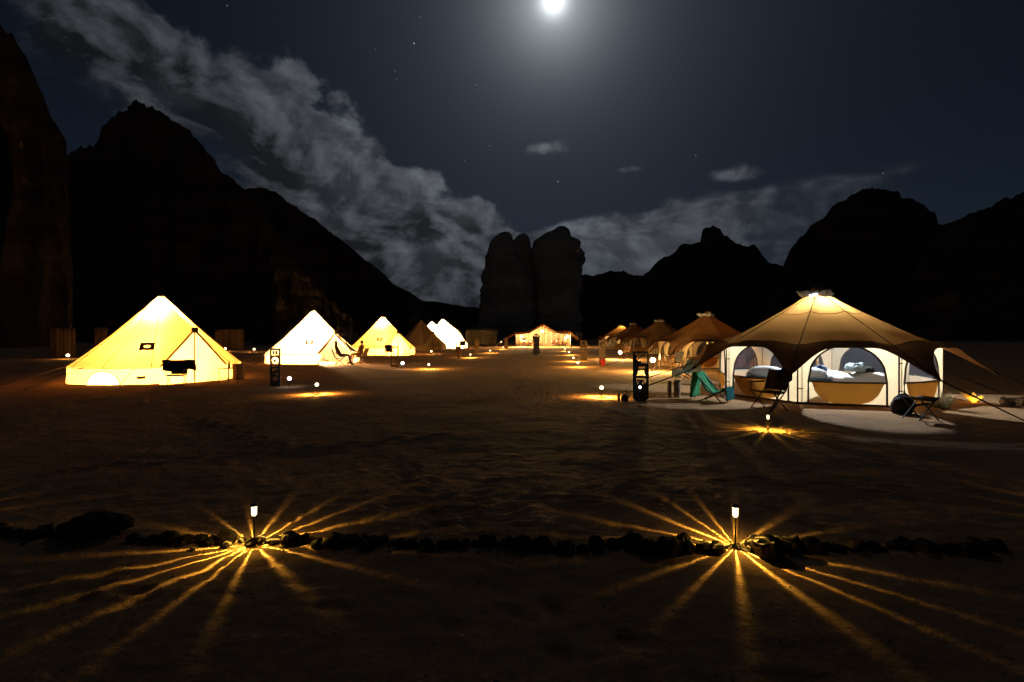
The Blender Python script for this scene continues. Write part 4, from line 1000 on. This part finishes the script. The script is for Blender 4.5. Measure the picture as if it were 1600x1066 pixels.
camp_table(G(505, 572), 0.3, 'low table with white things at the open tent door', 0.55, 0.35, 0.3)
bottle(G(505, 572) + Vector((0.05, 0, .3)), 'white bottle on the low table at the open tent door', m_white)
# standing person seen from behind
SJ = {'pelvis': ((0, 0, .96), .135), 'waist': ((0, 0, 1.10), .125), 'chest': ((0, .01, 1.30), .15), 'neck': ((0, .03, 1.47), .058), 'jaw': ((0, .05, 1.53), .072), 'head': ((0, .06, 1.61), .102), 'crown': ((0, .05, 1.69), .078), 'face': ((0, 1, 0), 0)}
for s_, x in (('L', -1), ('R', 1)):
    SJ['shoulder' + s_] = ((x * .18, .0, 1.41), .065); SJ['elbow' + s_] = ((x * .27, .18, 1.42 + .06 * x), .055); SJ['wrist' + s_] = ((x * .13, .28, 1.60), .035); SJ['hand' + s_] = ((x * .08, .30, 1.63), .036)
    SJ['hip' + s_] = ((x * .09, 0, .90), .105); SJ['knee' + s_] = ((x * .09, .02 + .03 * x, .50), .068); SJ['ankle' + s_] = ((x * .085, 0, .09), .048); SJ['toe' + s_] = ((x * .10, .17, .035), .038)
pp = at(838, 37.0)
person(pp, 0, 'standing person in dark clothes, arms raised to the face, before the dining tent', SJ, [m_navy, m_navy, m_skin, m_hair, m_black])

rb = B()
def robe(u, v):
    a = 2 * math.pi * u; z = 1.44 - 1.30 * v
    rx = pl([(0, .13), (.06, .235), (.18, .25), (.38, .215), (.55, .235), (1, .30)], v); ry = rx * (.70 + .12 * v)
    k = 1 + .05 * v * math.sin(a * 7 + 3 * v)
    return Vector((rx * k * math.cos(a), .01 + ry * k * math.sin(a), z))
rb.grid(robe, 40, 18).build('robe', m_navy, [o for o in C.objects if o.name.startswith('person') and 'arms raised' in o.get('label', '')][0], True)
# ------------------------------------------------------------------ dining tent
def dining():
    d = 62.0; p = at(846, d); k = d / F
    t = thing('dining_tent', 'open sided dining tent glowing in the middle of the camp', 'tent', p, 0)
    zt = lambda py: CAMZ - (py - HZ) * k - p.z
    X = lambda x: (x - 846) * k
    ctrl = [(-62, 533), (-41, 523), (-20, 521), (-8, 514), (2, 509), (12, 515), (24, 521), (42, 520), (60, 533)]
    front = [(X(846 + a), zt(b_)) for a, b_ in ctrl]
    dep = 5.0
    def rf(u, v):
        s_ = u * (len(front) - 1); i = min(int(s_), len(front) - 2); f = s_ - i
        x = front[i][0] * (1 - f) + front[i + 1][0] * f; z = front[i][1] * (1 - f) + front[i + 1][1] * f
        sag = 0.25 * math.sin(math.pi * v)
        return Vector((x, -dep / 2 + dep * v, z + sag))
    B().grid(rf, 64, 12).build('roof', m_fly, t, True, thick=0.02)
    B().grid(lambda u, v: Vector((X(806) + (X(889) - X(806)) * u, dep / 2 - .15 + .08 * math.sin(u * 60), v * (rf(0.17 + u * .66, 1.0).z - .04))), 60, 6).build('back_wall', m_inner, t, True)
    for x in (806, 889):
        B().grid(lambda u, v: Vector((X(x), -dep / 2 + .9 + (dep - 1.1) * u, v * (zt(522) - .06))), 12, 5).build('side_curtain', m_inner, t, True)
    for x in (806, 849, 887):
        for y in (-dep / 2 + .25, dep / 2 - .4):
            B().tube([(X(x), y, -0.1), (X(x), y, zt(511 if x == 849 else 521))], 0.045, 7).build('pole', m_wood if x == 849 else m_dwood, t)
    for x0, y0, x1 in ((-62, 533, -72), (60, 533, 70)):
        B().tube([(X(846 + x0), -dep / 2, zt(y0)), (X(846 + x1), -dep / 2 - .3, 0.05)], 0.015, 5).build('guy_rope', m_rope, t)
    for (x, z, w) in ((815, zt(526), 2200), (846, zt(518), 1300), (884, zt(526), 1300)):
        bl = B().lathe([(0.03, z + .13), (0.13, z + .05), (0.13, z - .06), (0.04, z - .13)], 12, (X(x), -1.7, 0)).build('hanging_bulb', m_bulb, t, True)
        point('bulb_light', t, (X(x), -1.7, z), w, (1.0, 0.62, 0.24), 0.12)
    return p, k
dp, dk = dining()
def dining_table(x, y, label):
    t = thing('dining_table', label, 'table', Vector((x, y, gz(x, y))), 0, 'dining tables')
    B().box((0, 0, .74), (1.9, .8, .05)).build('table_top', m_wood, t)
    for sx in (-.85, .85):
        for sy in (-.33, .33): B().tube([(sx, sy, 0), (sx, sy, .74)], .03, 6).build('leg', m_wood, t)
    B().grid(lambda u, v: Vector((-.97 + 1.94 * u, -.42 + .84 * v, .772 - .25 * max(0, abs(v - .5) - .47) * 20)), 20, 16).build('table_cloth', m_bed, t, True)
for x, lb in ((-1.9, 'long dining table on the side of the brightest hanging bulb'), (2.2, 'long dining table past the centre pole of the dining tent')):
    dining_table(dp.x + x, dp.y + 0.2, lb)
ch = None
for k, (x, y, a) in enumerate(((-2.6, -.75, 90), (-1.8, -.75, 90), (-1.1, -.8, 85), (1.5, -.75, 95), (2.2, -.75, 90), (2.95, -.75, 90), (-2.2, 1.2, -90), (-1.3, 1.2, -90), (1.8, 1.2, -90), (2.7, 1.2, -90))):
    q = Vector((dp.x + x, dp.y + y, 0)); q.z = gz(q.x, q.y)
    if ch is None: ch = folding_chair(q, R(a), 'dark folding chair pulled up to a dining table under the glowing dining tent', m_dwood, 'dining chairs')
    else: copy_thing(ch, q, R(a))
pm = [m_navy, m_navy, m_skin, m_hair, m_black]
for k, (x, y, a, mm, lb) in enumerate(((-2.2, 1.2, -90, pm, 'person in dark clothes seated at the dining table near the brightest bulb'), (1.8, 1.2, -90, [m_rust, m_navy, m_skin, m_hair, m_black], 'person in a rust top seated at the dining table past the centre pole'), (2.95, -.75, 90, pm, 'person in dark clothes sitting with back turned at the far dining table'))):
    q = Vector((dp.x + x, dp.y + y, 0)); q.z = gz(q.x, q.y)
    person(q, R(a), lb, sit_joints(lean=-.1), mm, False, 'diners')
# olive shed tent
p = at(752, 72.0); t = thing('shed_tent', 'long olive shed tent beside the dining tent', 'tent', p)
hh = 2.05; ww = 4.6
B().grid(lambda u, v: Vector((-ww / 2 + ww * u, 0.04 * math.sin(u * 40), -0.1 + (hh + .1) * v)), 40, 3).build('front_wall', m_shed, t, True)
for sx in (-1, 1): B().add([(sx * ww / 2, 0, -.1), (sx * ww / 2, 3, -.1), (sx * ww / 2, 3, hh), (sx * ww / 2, 1.5, hh + .5), (sx * ww / 2, 0, hh)], [(0, 1, 2, 3, 4)]).build('end_wall', m_shed, t)
for (y0, z0, y1, z1) in ((-.15, hh - .04, 1.5, hh + .5), (1.5, hh + .5, 3.15, hh - .04)):
    B().grid(lambda u, v: Vector((-ww / 2 - .15 + (ww + .3) * u, y0 + (y1 - y0) * v, z0 + (z1 - z0) * v + .01)), 12, 4).build('roof_slope', m_shed, t, True, thick=.02)
# parked vehicles beyond the dining tent
def suv(loc, rz, label):
    t = thing('parked_car', label, 'car', loc, rz, 'parked off-road cars')      # rear faces -y
    pr = [(-2.2, .45), (-2.25, .95), (-2.15, 1.05), (-1.95, 1.70), (-1.7, 1.80), (0.3, 1.80), (0.95, 1.15), (2.1, 1.02), (2.25, .80), (2.2, .45)]
    n = len(pr); vs = [(x * .9, y, z) for x in (-1, 1) for y, z in pr]
    B().add(vs, [tuple(range(n))[::-1], tuple(range(n, 2 * n))] + [(i, (i + 1) % n, n + (i + 1) % n, n + i) for i in range(n)]).build('body', m_carpaint, t, bevel=.05)
    B().box((0, -2.06, 1.39), (1.45, .03, .46), (R(-17), 0, 0)).build('rear_window', m_glass, t)
    B().box((0, .66, 1.48), (1.5, .03, .72), (R(45), 0, 0)).build('windscreen', m_glass, t)
    for s_ in (-1, 1):
        B().box((s_ * .905, -.7, 1.42), (.02, 1.9, .42)).build('side_window', m_glass, t)
        B().box((s_ * .72, -2.235, .98), (.2, .05, .2)).build('tail_light', m_red, t)
        for y in (-1.4, 1.4):
            wh = B(); vs = []
            prof = [(.36, -.11), (.38, -.06), (.38, .06), (.36, .11)]
            wh.lathe(prof, 20); wh.v = [(z + s_ * .82, x + y, yy + .37) for x, yy, z in wh.v]
            ty = wh.build('wheel', m_tyre, t)
            hb = B().lathe([(.20, -.115), (.20, .115)], 14); hb.v = [(z + s_ * .83, x + y, yy + .37) for x, yy, z in hb.v]; hb.build('rim', m_white, ty)
    B().box((0, -2.25, .55), (1.7, .12, .16)).build('bumper', m_black, t)
suv(at(880, 92.0), R(-6), 'dark off-road car parked between the dining tent and the other car')
suv(at(896, 80.0), R(10), 'dark off-road car with a pale rear window near the star tents')

# ------------------------------------------------------------------ the row of border stones
rg = 'stones in the low border row'
lab = 'dark rough stone in the low border row across the sand'
rnd = random.Random(5)
x = -20
def row_y(px): return 832 + 16 * min(1, max(0, px / 330)) + 10 * sm((px - 330) / 700) + 2.5 * math.sin(px * .03)
while x < 1545:
    big = 1.0
    if 520 < x < 760: big = 0.85
    if 900 < x < 1120: big = 1.25
    w = rnd.uniform(13, 34) * big
    y = row_y(x + w / 2) + rnd.uniform(-3, 4)
    near_l = abs(x + w / 2 - 397) < 22 or abs(x + w / 2 - 1149) < 20
    if near_l: w *= .55
    g = G(x + w / 2, y); r = w / 2 / F * g.y
    hgt = r * rnd.uniform(.55, 1.0)
    if not (100 < x < 180): stone(g + Vector((0, 0, hgt * .45)), (r * 1.12, r * rnd.uniform(.8, 1.1), hgt), rnd.uniform(0, 90), m_stone, lab, rg)
    if rnd.random() < .55:
        r2 = r * rnd.uniform(.3, .6); g2 = G(x + w * rnd.random(), y + rnd.uniform(-9, 11))
        stone(g2 + Vector((0, 0, r2 * .3)), (r2, r2 * .9, r2 * .7), rnd.uniform(0, 90), m_stone, 'dark rough pebble lying against the low border row', 'pebbles along the border row', 9, 6)
    x += w * rnd.uniform(.75, 1.1)
g = G(150, 838); stone(g + Vector((0, 0, .07)), (.21, .15, .105), 44.4, m_stone, 'large flat topped dark block in the low border row', rg, 20, 14)
for (px_, py_, r, lb) in ((1203, 868, .105, 'broad low boulder right beside a slim lantern in the border row'), (1010, 862, .07, 'upright rounded boulder in the low border row'), (1043, 863, .085, 'squarish boulder in the low border row, next to the upright rounded one')):
    g = G(px_, py_); stone(g + Vector((0, 0, r * .45)), (r * 1.15, r, r * .85), px_ * .1, m_stone, lb, rg, 18, 12)

# small clods and stones strewn over the sand
b = B(); rn = random.Random(21)
for k in range(2600):
    y = 1.6 + 15 * rn.random() ** 1.6; x = rn.uniform(-1.15, 1.15) * (y + 1.5)
    r = rn.uniform(.004, .012) * (1 + .6 * (rn.random() < .06)); z = gz(x, y)
    q = [Vector((rn.uniform(.7, 1.3) * r * math.cos(t), rn.uniform(.7, 1.3) * r * math.sin(t), -r * .3)) for t in (0, 1.5, 3.1, 4.6)] + [Vector((rn.uniform(-.4, .4) * r, rn.uniform(-.4, .4) * r, r * rn.uniform(.5, 1.0)))]
    b.add([v + Vector((x, y, z)) for v in q], [(0, 1, 4), (1, 2, 4), (2, 3, 4), (3, 0, 4)])
o = b.build('gravel', m_palestone); tag(o, 'small stones and clods strewn over the camp sand', None, None, 'stuff')
